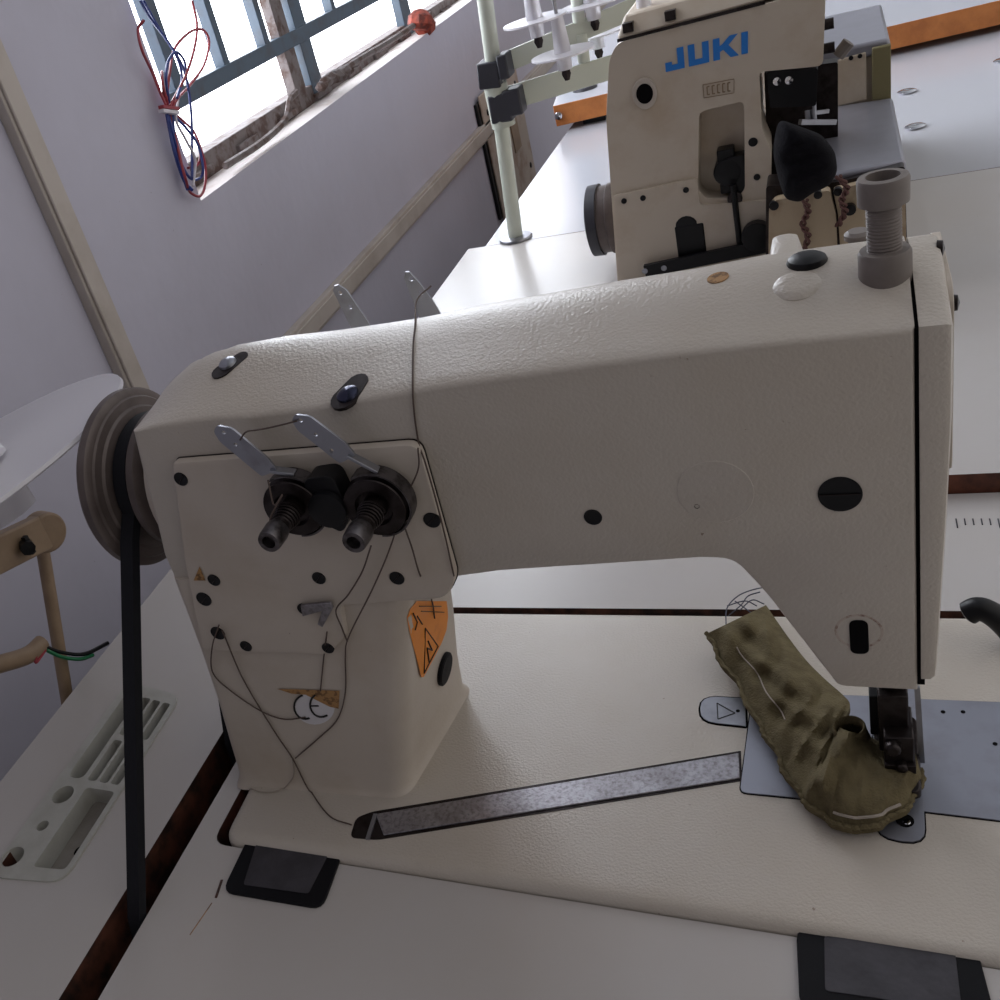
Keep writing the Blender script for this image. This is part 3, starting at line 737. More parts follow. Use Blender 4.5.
f2.box((xx - .004, .058, .012), (xx + .007, .072, .021), DSTEEL)
obj('presser_foot', f2, sm, bevel=.0004, label='dark steel presser foot')
gx = nb(921, 720, .072).x
obj('finger_guard', MB().bar((nb(877, 690, .082).x, .082, .040), (nb(877, 725, .082).x, .082, .012), .0025, .0012, METAL, up=(0, 1, 0)).bar((nb(917, 694, .070).x, .070, nb(917, 694, .070).z + .004), (nb(922, 762, .070).x, .070, nb(922, 762, .070).z), .002, .0012, METAL, up=(0, 1, 0)), sm, label='bright steel strip')
obj('needle_clamp', MB().box((xx - .0085, .073, .022), (xx - .0045, .083, .043), BLACK).tube([(xx - .006, .079, .003), (xx - .006, .079, .03)], .0006, CHROME), sm, bevel=.0005)
# black lifter lever at the right
pts = [ony(x, y, .15) for x, y in ((966, 614), (978, 609), (992, 614), (1008, 628), (1030, 655))]; pts.append(V(pts[-1].x + .006, .15, BZ))
obj('lifter_lever', MB().tube(spline(pts), [.0040] + [.0054] * 30, BLACK, 16), sm, label='black curved lever')
p, n = hit(T, 445, 669)
obj('bed_knob', MB().lathe(p, n, [(-.001, .0084), (.0006, .0084), (.0012, .0076), (.0014, 0)], RUBBER, 32), sm, label='black rubber plug in the column side')

# tension assemblies
TCUP = mat('grimy_cup_steel', lin(104, 100, 102), .34, .85, dirt=[(150, lin(44, 38, 36), .9, .42, .62)])
def tension(cx, cy, kx, ky, tip, tabs, lab):
    c = ony(cx, cy, .022); k = ony(kx, ky, .000)
    axv = (V(0, -1, 0))
    t = obj('tension_post', MB().lathe(V(c.x, .031, c.z), axv, [(0, .0040), (.027, .0036), (.027, 0)], DSTEEL, 20), sm)
    R_ = .0118
    prof = [(.004, .003), (.004, R_ * 1.0), (.0046, R_ * 1.06), (.0060, R_ * .9), (.0068, R_ * .55), (.0072, R_ * .55), (.0080, R_ * .9), (.0094, R_ * 1.02), (.0100, R_), (.0104, R_ * .7), (.0104, R_ * .62), (.0085, R_ * .56), (.0085, R_ * .40), (.0150, R_ * .34), (.0165, R_ * .30), (.0165, 0)]
    obj('tension_disc', MB().lathe(V(c.x, .031, c.z), axv, prof, DSTEEL, 40), sm, label='dark oily tension discs')
    sp = []
    for i in range(90):
        a = i * .45; r = .0052 - .0020 * i / 90
        sp.append(V(c.x + r * math.cos(a), .031 - .0125 - .009 * i / 90, c.z + r * math.sin(a)))
    obj('tension_spring', MB().tube(sp, .0004, DSTEEL, 5), sm)
    obj('tension_knob', MB().lathe(V(c.x, .031, c.z), axv, [(.0225, .0030), (.0226, .0044), (.0240, .0047), (.0300, .0045), (.0310, .0042), (.0310, .0026), (.0275, .0024), (.0275, 0)], TCUP, 24), sm, label='small steel thumb nut')
    # guide strip
    YY = .0245
    def Q(x, y): p = ony(x, y, YY); return (p.x, p.z)
    o_ = roundpoly([Q(*t_) for t_ in tip], .0012, 3)
    hl = []
    for hx, hy in tabs:
        u = Q(hx, hy); hl.append([(u[0] + .0008 * math.cos(2 * PI * i / 10), u[1] + .0008 * math.sin(2 * PI * i / 10)) for i in range(10)])
    obj('thread_guide', MB().prism(o_, XZ, YY - .0004, YY + .0006, METAL, holes=hl), sm, bevel=.0002, label='flat steel thread guide with small holes')
    e_ = tip[4]; f_ = tip[3]
    u0 = V(*[Q(*e_)[0], YY, Q(*e_)[1]]); u1 = V(c.x + .004, YY + .001, c.z + .0132)
    obj('guide_tab', MB().bar(u0 - V(.003, 0, -.0005), u1, .0040, .0012, METAL, up=(0, 0, 1)), sm, bevel=.0002)
    # cup behind the discs
    a = MB(); n = 26; ang0, ang1 = math.radians(118), math.radians(-95)
    vs = []
    for i in range(n + 1):
        an = ang0 + (ang1 - ang0) * i / n
        for rr, yy in ((.0128, .0290), (.0137, .0290), (.0137, .0225), (.0130, .0225)):
            vs.append((c.x + rr * math.cos(an), yy, c.z + rr * math.sin(an)))
    fs = [(i * 4 + k, i * 4 + (k + 1) % 4, (i + 1) * 4 + (k + 1) % 4, (i + 1) * 4 + k) for i in range(n) for k in range(4)]
    fs += [(3, 2, 1, 0), (n * 4, n * 4 + 1, n * 4 + 2, n * 4 + 3)]
    a.add(vs, fs, TCUP); obj('tension_cup', a, sm, label='bent steel cup around the discs')
tension(293, 508, 275, 538, [(217, 425), (214, 431), (220, 441), (262, 476), (278, 470), (268, 458), (232, 428)], ((224, 432), (236, 444)), '')
tension(375, 507, 357, 534, [(295, 414), (292, 420), (298, 430), (340, 463), (356, 455), (346, 443), (310, 416)], ((301, 420), (316, 434), (332, 450)), '')
c = ony(332, 500, .026)
obj('tension_bracket', MB().prism(roundpoly([(c.x - .007, c.z + .012), (c.x + .006, c.z + .013), (c.x + .008, c.z - .004), (c.x + .002, c.z - .013), (c.x - .006, c.z - .006)], .004), XZ, .022, .0312, BLACK), sm, bevel=.001)
obj('bracket_disc', MB().lathe((c.x, .0225, c.z - .001), FN, [(0, .008), (.0025, .0075), (.003, .004), (.003, 0)], BLACK), sm)
# hook guide
a = ony(303, 608, .0285)
h = MB(); pts = [ony(x, y, Y) for x, y, Y in ((302, 603, .0300), (331, 602, .0290), (333, 608, .0285), (322, 628, .0280), (317, 625, .0280), (322, 611, .0285), (304, 614, .0300))]
h.prism([(p.x, p.z) for p in pts], XZ, .0282, .0298, BARM)
obj('hook_guide', h, sm, bevel=.0003, label='small steel hook guide')
# far-side thread guides that stand up above the arm
for tip, hl_ in (([(334, 286), (333, 291), (352, 330), (372, 328), (361, 312), (346, 290), (338, 285)], ((340, 293), (350, 307))), ([(405, 272), (404, 278), (420, 320), (442, 317), (432, 300), (420, 284), (409, 272)], ((411, 279), (421, 293)))):
    YY = .128
    Q = lambda x, y: (ony(x, y, YY).x, ony(x, y, YY).z)
    hh = [[(Q(*u)[0] + .001 * math.cos(2 * PI * i / 10), Q(*u)[1] + .001 * math.sin(2 * PI * i / 10)) for i in range(10)] for u in hl_]
    lo = Q(*tip[2]); ro = Q(*tip[3])
    poly = [Q(*u) for u in tip[:3]] + [(lo[0] + .004, lo[1] - .03), (ro[0] + .004, ro[1] - .03)] + [Q(*u) for u in tip[3:]]
    obj('rear_thread_guide', MB().prism(poly, XZ, YY, YY + .001, METAL, holes=hh).box((lo[0] + .004, .112, lo[1] - .032), (ro[0] + .003, .129, lo[1] - .028), METAL), sm, label='steel thread guide standing up behind the arm')
# stickers
def decal(px_list, M, nm, off=.00025, lab=None, mb=None):
    P = [hit(T, x, y, off) for x, y in px_list]; P = [p for p in P if p[0] is not None]
    n = sum((p[1] for p in P), Vector()).normalized()
    a = [p[0] for p in P]; b_3 = [p[0] - n * .0004 for p in P]
    return MB().loft([b_3, a], M)
# orange warning label: a grid that follows the casting
def surf_grid(pxpoly_rows, M, off):
    vs = []; fs = []; n = len(pxpoly_rows[0])
    for row in pxpoly_rows:
        for x, y in row:
            p, nn_ = hit(T, x, y, off); vs.append(p if p is not None else vs[-1])
    for i in range(len(pxpoly_rows) - 1):
        for j in range(n - 1): fs.append((i * n + j, i * n + j + 1, (i + 1) * n + j + 1, (i + 1) * n + j))
    return MB().add(vs, fs, M)
rows = []
for y, xa, xb in ((601, 416, 446.0), (608, 410, 447), (617, 406.5, 447.5), (630, 408.5, 446), (642, 411.5, 441.5), (655, 415, 435), (666, 418, 429), (677, 420.5, 423)):
    rows.append([(xa + (xb - xa) * j / 6, y) for j in range(7)])
wl_ = obj('warning_sticker', surf_grid(rows, ORANGE, .0003), sm, label='orange warning sticker')
tk = MB()
def line(mb, pts, wd, M, off=.0006):
    P = [hit(T, x, y, off)[0] for x, y in pts]
    for a_, c_2 in zip(P, P[1:]):
        if a_ is not None and c_2 is not None: mb.tube([a_, c_2], wd, M, 5)
line(tk, [(424, 628), (437, 646), (423, 673), (424, 628)], .00030, INK)
line(tk, [(427, 641), (431, 650), (426, 648), (428, 662)], .00035, INK)
line(tk, [(412, 613), (416, 622), (414, 630)], .0003, INK); line(tk, [(416, 616), (421, 624)], .0003, INK)
line(tk, [(418, 606), (440, 606)], .0002, INK); line(tk, [(420, 611), (443, 612)], .0002, INK)
obj('sticker_print', tk, wl_)
# CE sticker
rows = []
cs = []
for i in range(24):
    a = 2 * PI * i / 24; cs.append((312 + 20 * math.cos(a) + 3, 706 + 17 * math.sin(a) + 1))
st = MB(); ctr, _ = hit(T, 315, 706, .0004)
vs = [ctr] + [hit(T, x, y, .0004)[0] for x, y in cs]
st.add(vs, [(0, i + 1, (i + 1) % 24 + 1) for i in range(24)], PAPER)
ce = obj('ce_sticker', st, sm, label='round white CE sticker')
k = MB()
def arc(cx, cy, r, a0, a1, n=10): return [(cx + r * .95 * math.cos(math.radians(a0 + (a1 - a0) * i / n)), cy + r * math.sin(math.radians(a0 + (a1 - a0) * i / n))) for i in range(n + 1)]
line(k, arc(306, 706, 12, 70, 255), .0005, INK); line(k, arc(322, 704, 12, 60, 235), .0005, INK); line(k, [(311, 705), (319, 705)], .0004, INK)
obj('letters', k, ce)
tn = MB(); L = [(277, 688), (340, 690), (339, 708), (330, 706), (318, 700), (306, 694), (292, 693)]
P = [hit(T, x, y, .0005)[0] for x, y in L]; tn.add(P, [tuple(range(len(P)))], TORN)
obj('torn_label', tn, sm, label='torn brown remains of a label')
L = [(194, 580), (206, 580), (200, 566)]
P = [hit(T, x, y, .0004)[0] for x, y in L]
if all(p is not None for p in P): obj('triangle_sticker', MB().add(P, [(0, 1, 2)], TORN), sm, label='small worn brown triangle')

# ================================================================= SEWING THREADS
def thread(pts, label, M=THREAD, r=.00034):
    P = []
    ctl = []
    for q_ in pts:
        if len(q_) > 2: ctl.append(ony(q_[0], q_[1], q_[2]))
        else:
            p, n_ = hit(T, q_[0], q_[1], .0009); ctl.append(p if p is not None else ony(q_[0], q_[1], .05))
    flat = spline([V(q_[0], q_[1], 0) for q_ in pts], 8); c3 = spline(ctl, 8)
    for i, (f2_, c_) in enumerate(zip(flat, c3)):
        k = min(i // 8, len(pts) - 1); k2 = min(k + 1, len(pts) - 1)
        if len(pts[k]) > 2 or len(pts[k2]) > 2: P.append(c_)
        else:
            p, n_ = hit(T, f2_.x, f2_.y, .0008); P.append(p if p is not None else c_)
    o = obj('sewing_thread', MB().tube(P, r, M, 6)); tag(o, label, 'thread'); return o
thread([(431, 286, .128), (417, 300, .115), (416, 326), (414, 350), (414, 400), (419, 440), (425, 462, .0300), (436, 500, .0300), (446, 540, .0300), (454, 576, .0305)], 'dark thread hanging down over the arm to the cover plate corner')
thread([(418, 448, .029), (418, 470, .029), (405, 500, .028), (390, 548, .028), (372, 590, .0285), (349, 636, .029), (346, 655), (346, 690), (338, 718), (318, 738), (296, 757)], 'long thread from the cover plate corner past the right tension disc')
thread([(402, 520, .027), (412, 548, .029), (420, 575, .030), (430, 600), (433, 618)], 'short thread hanging over the orange warning sticker')
thread([(371, 546, .018), (362, 572, .028), (348, 595, .029), (336, 610, .0285), (342, 628, .029), (348, 640)], 'thread from the right tension nut to the hook guide')
thread([(219, 625, .0295), (212, 648, .029), (214, 672), (232, 690), (262, 710), (285, 718), (306, 716)], 'curved thread looping from the lower left screw to the round sticker')
thread([(222, 630, .0295), (245, 680), (275, 730), (293, 757), (310, 790), (330, 817), (352, 826)], 'thread running diagonally down the column to the slide bar groove')
thread([(293, 757), (294, 775), (280, 791), (262, 793), (250, 789)], 'pale curved thread end at the foot of the column', LTHREAD)
thread([(327, 632, .029), (324, 660), (321, 690)], 'short thread end beside the torn brown label')
thread([(240, 440, .0238), (246, 432, .0235), (256, 430, .0235), (268, 428, .024), (297, 421, .0235)], 'thread stretched between the two front thread guides')
thread([(268, 480, .022), (274, 505, .016), (282, 495, .013), (270, 520, .010), (280, 530, .008)], 'loose thread wound at the left tension disc')

# ================================================================= OLIVE FABRIC
Lp = [(706, 634), (722, 662), (741, 690), (757, 722), (770, 742), (784, 770), (800, 795), (818, 813), (838, 825), (858, 829), (880, 824), (900, 812), (917, 795), (921, 770)]
Rp = [(766, 605), (786, 634), (806, 660), (826, 680), (842, 694), (850, 704), (846, 716), (840, 727), (856, 733), (866, 735), (880, 742), (893, 752), (903, 750), (912, 742)]
Zl = [.012, .010, .008, .008, .008, .008, .007, .006, .006, .006, .007, .007, .007, .008]
Zr = [.012, .012, .012, .012, .013, .014, .016, .020, .018, .016, .012, .010, .009, .009]
def fabric():
    nv = 40; rows_ = []
    def resample(L_, k=5): return spline([V(*(list(q_) + [0] * (3 - len(q_)))) for q_ in L_], k)
    A = resample([(x, y, z) for (x, y), z in zip(Lp, Zl)]); B = resample([(x, y, z) for (x, y), z in zip(Rp, Zr)])
    N = len(A); top_ = []; bot = []
    for i in range(N):
        u = i / (N - 1)
        for j in range(nv + 1):
            v = j / nv
            q_ = A[i].lerp(B[i], v); bow = math.sin(PI * v)
            rib = math.sin(u * 150 + v * 9 + 1.5 * math.sin(v * 6 + u * 11))
            wr = math.sin(u * 58 + 3.5 * v + 1.8 * math.sin(v * 7)) * math.sin(v * 11 + u * 17 + 1.0)
            z = q_.z + .0065 * bow + .0022 * wr * (bow ** .6) + .0007 * rib * bow
            z += .0016 * math.sin(v * 9 + u * 9) * bow
            if u > .5: z = q_.z + (z - q_.z - .0065 * bow) * max(.3, 1 - (u - .5) * 6) + .0065 * bow
            wave = .0010 * math.sin(u * 60) * (1 - v) * 1
            # a fold crossing from the near edge up to the curl
            fold = math.exp(-((u - .47 - .12 * v) / .035) ** 2); z += .006 * fold * (v ** .5) 
            p = onz(q_.x, q_.y, BZ + z); p.x += wave; 
            top_.append(p); bot.append(V(p.x, p.y, max(BZ + .0009, p.z - .0032)))
    n = nv + 1; vs = top_ + bot; o_ = len(top_); fs = []
    for i in range(N - 1):
        for j in range(nv):
            a_, b_4, c_4, d_4 = i * n + j, i * n + j + 1, (i + 1) * n + j + 1, (i + 1) * n + j
            fs.append((a_, b_4, c_4, d_4)); fs.append((d_4 + o_, c_4 + o_, b_4 + o_, a_ + o_))
        fs.append((i * n, (i + 1) * n, (i + 1) * n + o_, i * n + o_)); fs.append((i * n + nv, i * n + nv + o_, (i + 1) * n + nv + o_, (i + 1) * n + nv))
    for j in range(nv):
        fs.append((j, j + o_, j + 1 + o_, j + 1)); k_ = (N - 1) * n; fs.append((k_ + j, k_ + j + 1, k_ + j + 1 + o_, k_ + j + o_))
    return MB().add(vs, fs, OLIVE), top_, N, n
fm, topv, FN_, nn2 = fabric()
fb = thing('fabric_strip', 'crumpled olive green fabric strip under the presser foot', 'fabric', onz(800, 740, BZ))
obj('cloth', fm, fb, ang=70)
# rolled mouth of the tube where the cloth folds over
cc = onz(849, 727, BZ + .022)
mo = MB(); ringp = []
def curl(c, r0, tilt, z0):
    rr = []
    ax = (CAM - c).normalized() * .75 + V(-.1, .3, .5); ax.normalize(); u = V(1, .3, 0); u = (u - ax * u.dot(ax)).normalized(); v = ax.cross(u)
    for h, r in ((-.020, 1.5), (-.012, 1.25), (-.004, 1.05), (0, 1.02), (.0008, .96), (0, .86), (-.004, .8), (-.012, .8), (-.012, .05)):
        rr.append([c + ax * h + (u * math.cos(2 * PI * k / 28) * 1.0 + v * math.sin(2 * PI * k / 28) * .82) * r0 * r for k in range(28)])
    return rr
mo.loft(curl(cc, .0062, 0, 0)[:8], OLIVE, cap=False)
obj('rolled_edge', mo, fb, ang=70, label='rolled open end of the cloth')
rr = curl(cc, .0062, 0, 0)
obj('dark_opening', MB().loft(rr[6:9], SHADEBLK, cap=False), fb)  # black lining paints the shade inside the cloth roll
# overlock seam along the near edge
sm_ = MB(); edge = [topv[i * nn2] for i in range(FN_)]
P = []
for i, p in enumerate(spline(edge, 3)):
    P.append(p + V(0, 0, .0008) + V(.0003 * math.sin(i * 1.3), -.0003, .0003 * math.cos(i * 1.3)))
obj('seam_edge', MB().tube(P, .0011, OLIVE, 6), fb)
i0 = int(FN_ * .60); i1 = int(FN_ * .86)
obj('seam_stitching', MB().tube([topv[i * nn2 + 4] + V(0, 0, .0009) for i in range(i0, i1)], .0006, LTHREAD, 5), fb, label='pale stitching line')
obj('seam_stitching', MB().tube([topv[i * nn2 + 12] + V(0, 0, .0006) for i in range(4, int(FN_ * .3))], .0003, LTHREAD, 5), fb)
# loose thread ends at the top of the fabric
t = thing('thread_tuft', 'loose grey thread ends curling above the end of the olive strip', 'thread', onz(745, 610, BZ))
for pts in ([(726, 625), (727, 608), (738, 596), (752, 590), (766, 587)], [(727, 606), (745, 601), (757, 606)], [(735, 601), (750, 612), (758, 620), (753, 630)], [(740, 610), (752, 600), (764, 604)], [(728, 616), (741, 605), (748, 596), (760, 592)]):
    P = [onz(x, y, BZ + .010 + random.uniform(0, .004)) for x, y in pts]
    obj('strand', MB().tube(spline(P), .00032, THREADD, 5), t)

# ================================================================= THREAD STAND OF THE CREAM MACHINE (left edge)
ts = thing('thread_stand', 'tan metal thread stand with a white spool plate at the left edge', 'thread stand', (-.19, .10, FL))
RX = -.185
p0 = onx(42, 545, RX); p1 = onx(68, 704, RX); d = (p1 - p0); pe = p1 + d * 3.6
obj('rod', MB().tube([p0 + d * -.05, p1, V(pe.x, pe.y, FL)], .0042, BROWNP, 14), ts)
dc = V(-.141, .0604, .168); dn = V(-.235, -.0014, 1).normalized()
obj('spool_plate', MB().lathe(dc, dn, [(-.0015, .0), (-.0015, .109), (-.0005, .1105), (.0012, .110), (.0008, .020), (.004, .014), (.004, 0)], SPOOLW, 72), ts, label='translucent white round plate')
pr_ = ray(-22, 474); dcc = CAM + pr_ * ((dc - CAM).dot(dn) / pr_.dot(dn))
obj('spool_core', MB().lathe(dcc, dn, [(.003, .018), (.050, .012), (.055, .010), (.055, 0)], SPOOLW, 30), ts, label='white spool core')
obj('sleeve', MB().lathe(dcc, dn, [(-.026, .0150), (-.008, .0165), (-.0016, .017)], SPOOLW, 30), ts)
pA = onx(-40, 572, RX + .015); pB = onx(46, 530, RX + .015)
br = MB(); br.bar(pA, pB, .010, .022, BROWNP, up=(0, 0, 1)); 
br.lathe(pB + V(-.006, 0, 0), (1, -.3, 0), [(0, .0125), (.012, .0125), (.012, 0)], BROWNP, 28)
obj('bracket_arm', br, ts, bevel=.0015)
p = onx(26, 545, RX + .022)
obj('wing_screw', MB().lathe(p, (1, -.8, 0), [(-.004, .004), (.006, .0045), (.0065, 0)], BLACK, 8).bar(p + V(.002, 0, -.006), p + V(.002, 0, .006), .003, .003, BLACK), ts)
pc = [onx(x, y, RX + .006) for x, y in ((-60, 680), (0, 664), (28, 655), (42, 643))]
ccd = thing('cut_cable', 'tan sheathed cable with cut red, black and green ends beside the thread stand', 'cable', pc[0])
obj('sheath', MB().tube(spline(pc), .0055, BROWNP, 12), ccd)
for pts, M_, lb in (([(44, 646), (60, 652), (84, 654), (108, 643)], BLACK, 'black wire'), ([(46, 650), (62, 657), (80, 659), (93, 655)], GREENW, 'green wire'), ([(42, 650), (36, 655), (36, 662), (40, 657), (45, 650)], REDW, 'red wire')):
    obj('wire', MB().tube(spline([onx(x, y, RX + .010) for x, y in pts]), .0013, M_, 6), ccd, label=lb)

# ================================================================= THE SECOND MACHINE
jm = thing('overlock_machine', 'beige industrial machine with blue lettering on the table behind', 'sewing machine', (.2, .72, Z2))
YJ = .62
def J(x, y, Y=YJ): p = ony(x, y, Y); return (p.x, max(p.z, Z2 + .0015))
def jsc(L_, r=.003, Y=YJ): return roundpoly([J(x, y, Y) for x, y in L_], r)
bodyo = jsc([(619, 292), (611, 190), (606, 120), (609, 60), (617, 43), (766, 4), (826, -14), (823, 66), (759, 72), (762, 130), (771, 150), (771, 290)], [.004, .004, .01, .01, .006, .001, .004, .005, .004, .004, .004, .003])
pocket = jsc([(699, 112), (744, 101), (745, 190), (736, 198), (706, 199), (698, 190)], .005)
hole2 = jsc([(677, 214), (704, 209), (709, 262), (680, 266)], .003)
ring = [(J(645, 93)[0] + .0096 * math.cos(2 * PI * k / 28), J(645, 93)[1] + .0122 * math.sin(2 * PI * k / 28)) for k in range(28)]
obj('front_casting', MB().prism(bodyo, XZ, YJ + .022, YJ, BEIGE, holes=[pocket, hole2]), jm, bevel=.002)
obj('rear_casting', MB().prism(shrink(bodyo, .001), XZ, YJ + .115, YJ + .022, BEIGE), jm, bevel=.003)
# top cover
tc_ = MB(); a0 = V(*[0, 0, 0])
tl = ony(615, 42, YJ); trr = ony(826, -14, YJ)
tc_.hexa([V(tl.x + .001, YJ + .002, tl.z + .001), V(trr.x, YJ + .002, trr.z + .001), V(trr.x, YJ + .115, trr.z + .001), V(tl.x + .001, YJ + .115, tl.z + .001),
          V(tl.x + .008, YJ + .012, tl.z + .016), V(trr.x, YJ + .012, trr.z + .016), V(trr.x, YJ + .105, trr.z + .016), V(tl.x + .008, YJ + .105, tl.z + .016)], BEIGE)
obj('top_cover', tc_, jm, bevel=.002)
obj('cover_trim', MB().bar(V(tl.x + .002, YJ - .0006, tl.z + .0005), V(ony(765, 3, YJ).x, YJ - .0006, ony(765, 3, YJ).z + .0005), .001, .0025, DSTEEL), jm, label='dark seam under the top cover')
for x, y in ((629, 27), (671, 15)):
    p = ony(x, y, YJ + .008); obj('cover_screw', MB().box((p.x - .004, YJ + .002, p.z - .003), (p.x + .004, YJ + .010, p.z + .004), DSTEEL), jm)
p = ony(649, 14, YJ + .05)
obj('oil_gauge', MB().lathe((p.x, YJ + .03, tl.z + .012), (0, 0, 1), [(0, .011), (.004, .011), (.004, .006), (.03, .005), (.03, 0)], SPOOLW, 24), jm, label='clear round oil sight on top')
# lower step ridge
def jbox(nm, poly, ya, yb, M, r=.001, bev=.0006, lab=None):
    return obj(nm, MB().prism(jsc(poly, r, min(ya, yb)), XZ, yb, ya, M), jm, bevel=bev, label=lab)
jbox('front_panel', [(613, 196), (697, 178), (700, 205), (768, 200), (768, 290), (620, 292)], YJ - .003, YJ + .001, BEIGE, .003)
obj('pocket_back', MB().prism(jsc([(690, 100), (750, 95), (750, 205), (690, 205)]), XZ, YJ + .0215, YJ + .0205, BEIGE), jm)
# mechanism in the pocket
mm = MB()
p = ony(728, 170, YJ + .008)
mm.lathe((p.x, YJ + .002, p.z), FN, [(-.015, .011), (.001, .011), (.002, .006), (.002, 0)], BLACK, 24)
mm.box((p.x - .007, YJ + .003, p.z - .018), (p.x + .006, YJ + .018, p.z + .018), BLACK)
mm.box((p.x + .002, YJ + .001, p.z - .028), (p.x + .014, YJ + .016, p.z + .012), BLACK)
mm.lathe((p.x + .004, YJ - .001, p.z - .022), FN, [(-.01, .006), (.002, .006), (.002, 0)], DSTEEL, 16)
obj('pocket_lever', mm, jm, bevel=.001, label='black oily lever in the recess')
a = ony(733, 185, YJ - .004); c = ony(741, 256, YJ - .006)
obj('lever_rod', MB().tube([a, c], .0024, BLACK, 10), jm)
mm = MB(); p = ony(691, 236, YJ + .002)
mm.box((p.x - .012, YJ - .004, p.z - .022), (p.x + .012, YJ + .018, p.z + .012), BLACK); mm.lathe((p.x - .002, YJ - .003, p.z + .010), (0, 1, .1), [(0, .010), (.016, .010)], BLACK, 18)
obj('foot_lever', mm, jm, bevel=.0015)
a = ony(645, 271, YJ - .010); c = ony(792, 240, YJ - .010)
mm = MB().bar(a, c, .005, .011, BLACK, up=(0, 0, 1)); mm.lathe(ony(757, 235, YJ - .008), FN, [(-.004, .012), (.006, .012), (.007, 0)], BLACK, 18)
for x, y in ((645, 271), (664, 268)): mm.lathe(ony(x, y, YJ - .0125), FN, [(0, .0025), (.0008, .0025), (.0008, 0)], METAL, 12)
obj('link_bar', mm, jm, bevel=.001, label='long black link bar with two bright pins')
# ring, holes
mm = MB(); q_ = J(645, 93); mm.prism([(x, z) for x, z in ring], XZ, YJ, YJ - .0022, CREAM2); obj('sight_ring', mm, jm, bevel=.0008)
obj('sight_hole', MB().prism([(q_[0] + .0066 * math.cos(2 * PI * k / 24), q_[1] + .0078 * math.sin(2 * PI * k / 24)) for k in range(24)], XZ, YJ - .0005, YJ - .0026, SHADEBLK), jm, label='black oval oil sight')
for x, y, r, dy in ((753, 142, .0036, 0), (757, 177, .0026, 0), (686, 190, .0024, .0032), (643, 198, .0024, .0032), (624, 201, .0024, .0032)):
    p = ony(x, y, YJ - dy); obj('screw', MB().lathe((p.x, YJ - dy + .0005, p.z), FN, [(0, r), (.001, r), (.0012, r * .8), (.0008, 0)], BLACK, 16), jm)
# embossed box
L_ = [(703, 85), (734, 79), (734, 93), (704, 98)]
mm = MB(); q4 = [ony(x, y, YJ - .0004) for x, y in L_]
for i in range(4): mm.tube([q4[i], q4[(i + 1) % 4]], .0003, BROWNP, 4)
for k_ in range(5):
    u = .12 + k_ * .17; a = q4[0].lerp(q4[1], u); c = q4[3].lerp(q4[2], u); mm.tube([a.lerp(c, .2), a.lerp(c, .8)], .0006, BROWNP, 4); b5 = q4[0].lerp(q4[1], u + .08); c5 = q4[3].lerp(q4[2], u + .08)
    mm.tube([a.lerp(c, .2), b5.lerp(c5, .2)], .0005, BROWNP, 4); mm.tube([a.lerp(c, .8), b5.lerp(c5, .8)], .0005, BROWNP, 4)
obj('embossed_mark', mm, jm, label='faint embossed characters in a box')
# blue lettering
qa, qb, qc, qd = (664, 51), (748, 31), (748, 53), (666, 72)     # TL TR BR BL
def LP(u, v):   # v from 0 bottom to 1 top
    x = (qd[0] * (1 - u) + qc[0] * u) * (1 - v) + (qa[0] * (1 - u) + qb[0] * u) * v
    y = (qd[1] * (1 - u) + qc[1] * u) * (1 - v) + (qa[1] * (1 - u) + qb[1] * u) * v
    return J(x, y)
def letter(polys, nm):
    mm = MB()
    for pl in polys: mm.prism([LP(*p) for p in pl], XZ, YJ + .0002, YJ - .0006, BLUE)
    return mm
lets = [
    [[(.0, 0), (.23, 0), (.23, 1), (.15, 1), (.15, .27), (.08, .27), (.08, .42), (0, .42)]],
    [[(.28, 1), (.28, .0), (.53, .0), (.53, 1), (.45, 1), (.45, .27), (.36, .27), (.36, 1)]],
    [[(.58, 0), (.66, 0), (.66, .34), (.70, .42), (.79, 0), (.89, 0), (.765, .58), (.88, 1), (.78, 1), (.69, .68), (.66, .62), (.66, 1), (.58, 1)]],
    [[(.92, 0), (1, 0), (1, 1), (.92, 1)]]]
for l in lets: obj('blue_letter', letter(l, 'l'), jm)
# handwheel
hp = ony(606, 219, YJ + .045)
hx = ony(612, 219, YJ + .04).x
obj('handwheel', MB().lathe((hx, YJ + .045, hp.z), (1, 0, 0), [(-.020, 0), (-.020, .026), (-.018, .031), (-.012, .0315), (-.011, .030), (-.002, .030), (-.001, .0315), (.004, .0315), (.03, .02)], WHEELM, 48), jm)
obj('wheel_rim', MB().lathe((hx, YJ + .045, hp.z), (1, 0, 0), [(-.0205, .0), (-.0205, .027), (-.019, .0318), (-.010, .0322), (-.010, .03)], CLAMP, 48), jm, label='dark grey rim')
# head mechanism and needle area
jbox('needle_block', [(766, 72), (818, 68), (816, 106), (770, 108)], YJ + .004, YJ + .03, BLACK, .002)
jbox('inner_wall', [(764, 72), (838, 62), (838, 215), (770, 215)], YJ + .045, YJ + .06, DSTEEL, .002)
mm = MB()
for x, y in ((777, 81), (789, 80)): mm.lathe(ony(x, y, YJ + .004), FN, [(-.001, .0032), (.0015, .003), (.002, 0)], CHROME, 14)
obj('clamp_screw', mm, jm, label='two bright screws on the needle block')
mm = MB()
for x in (806, 812): mm.tube([ony(x, 70, YJ + .02), ony(x + 2, 120, YJ + .02)], .0022, METAL, 10)
mm.bar(ony(800, 122, YJ + .01), ony(835, 122, YJ + .03), .004, .004, METAL); mm.bar(ony(812, 113, YJ + .02), ony(828, 111, YJ + .03), .003, .003, METAL)
mm.box(tuple(ony(798, 112, YJ + .015)), tuple(ony(812, 96, YJ + .03)), DSTEEL)
obj('needle_bar', mm, jm)
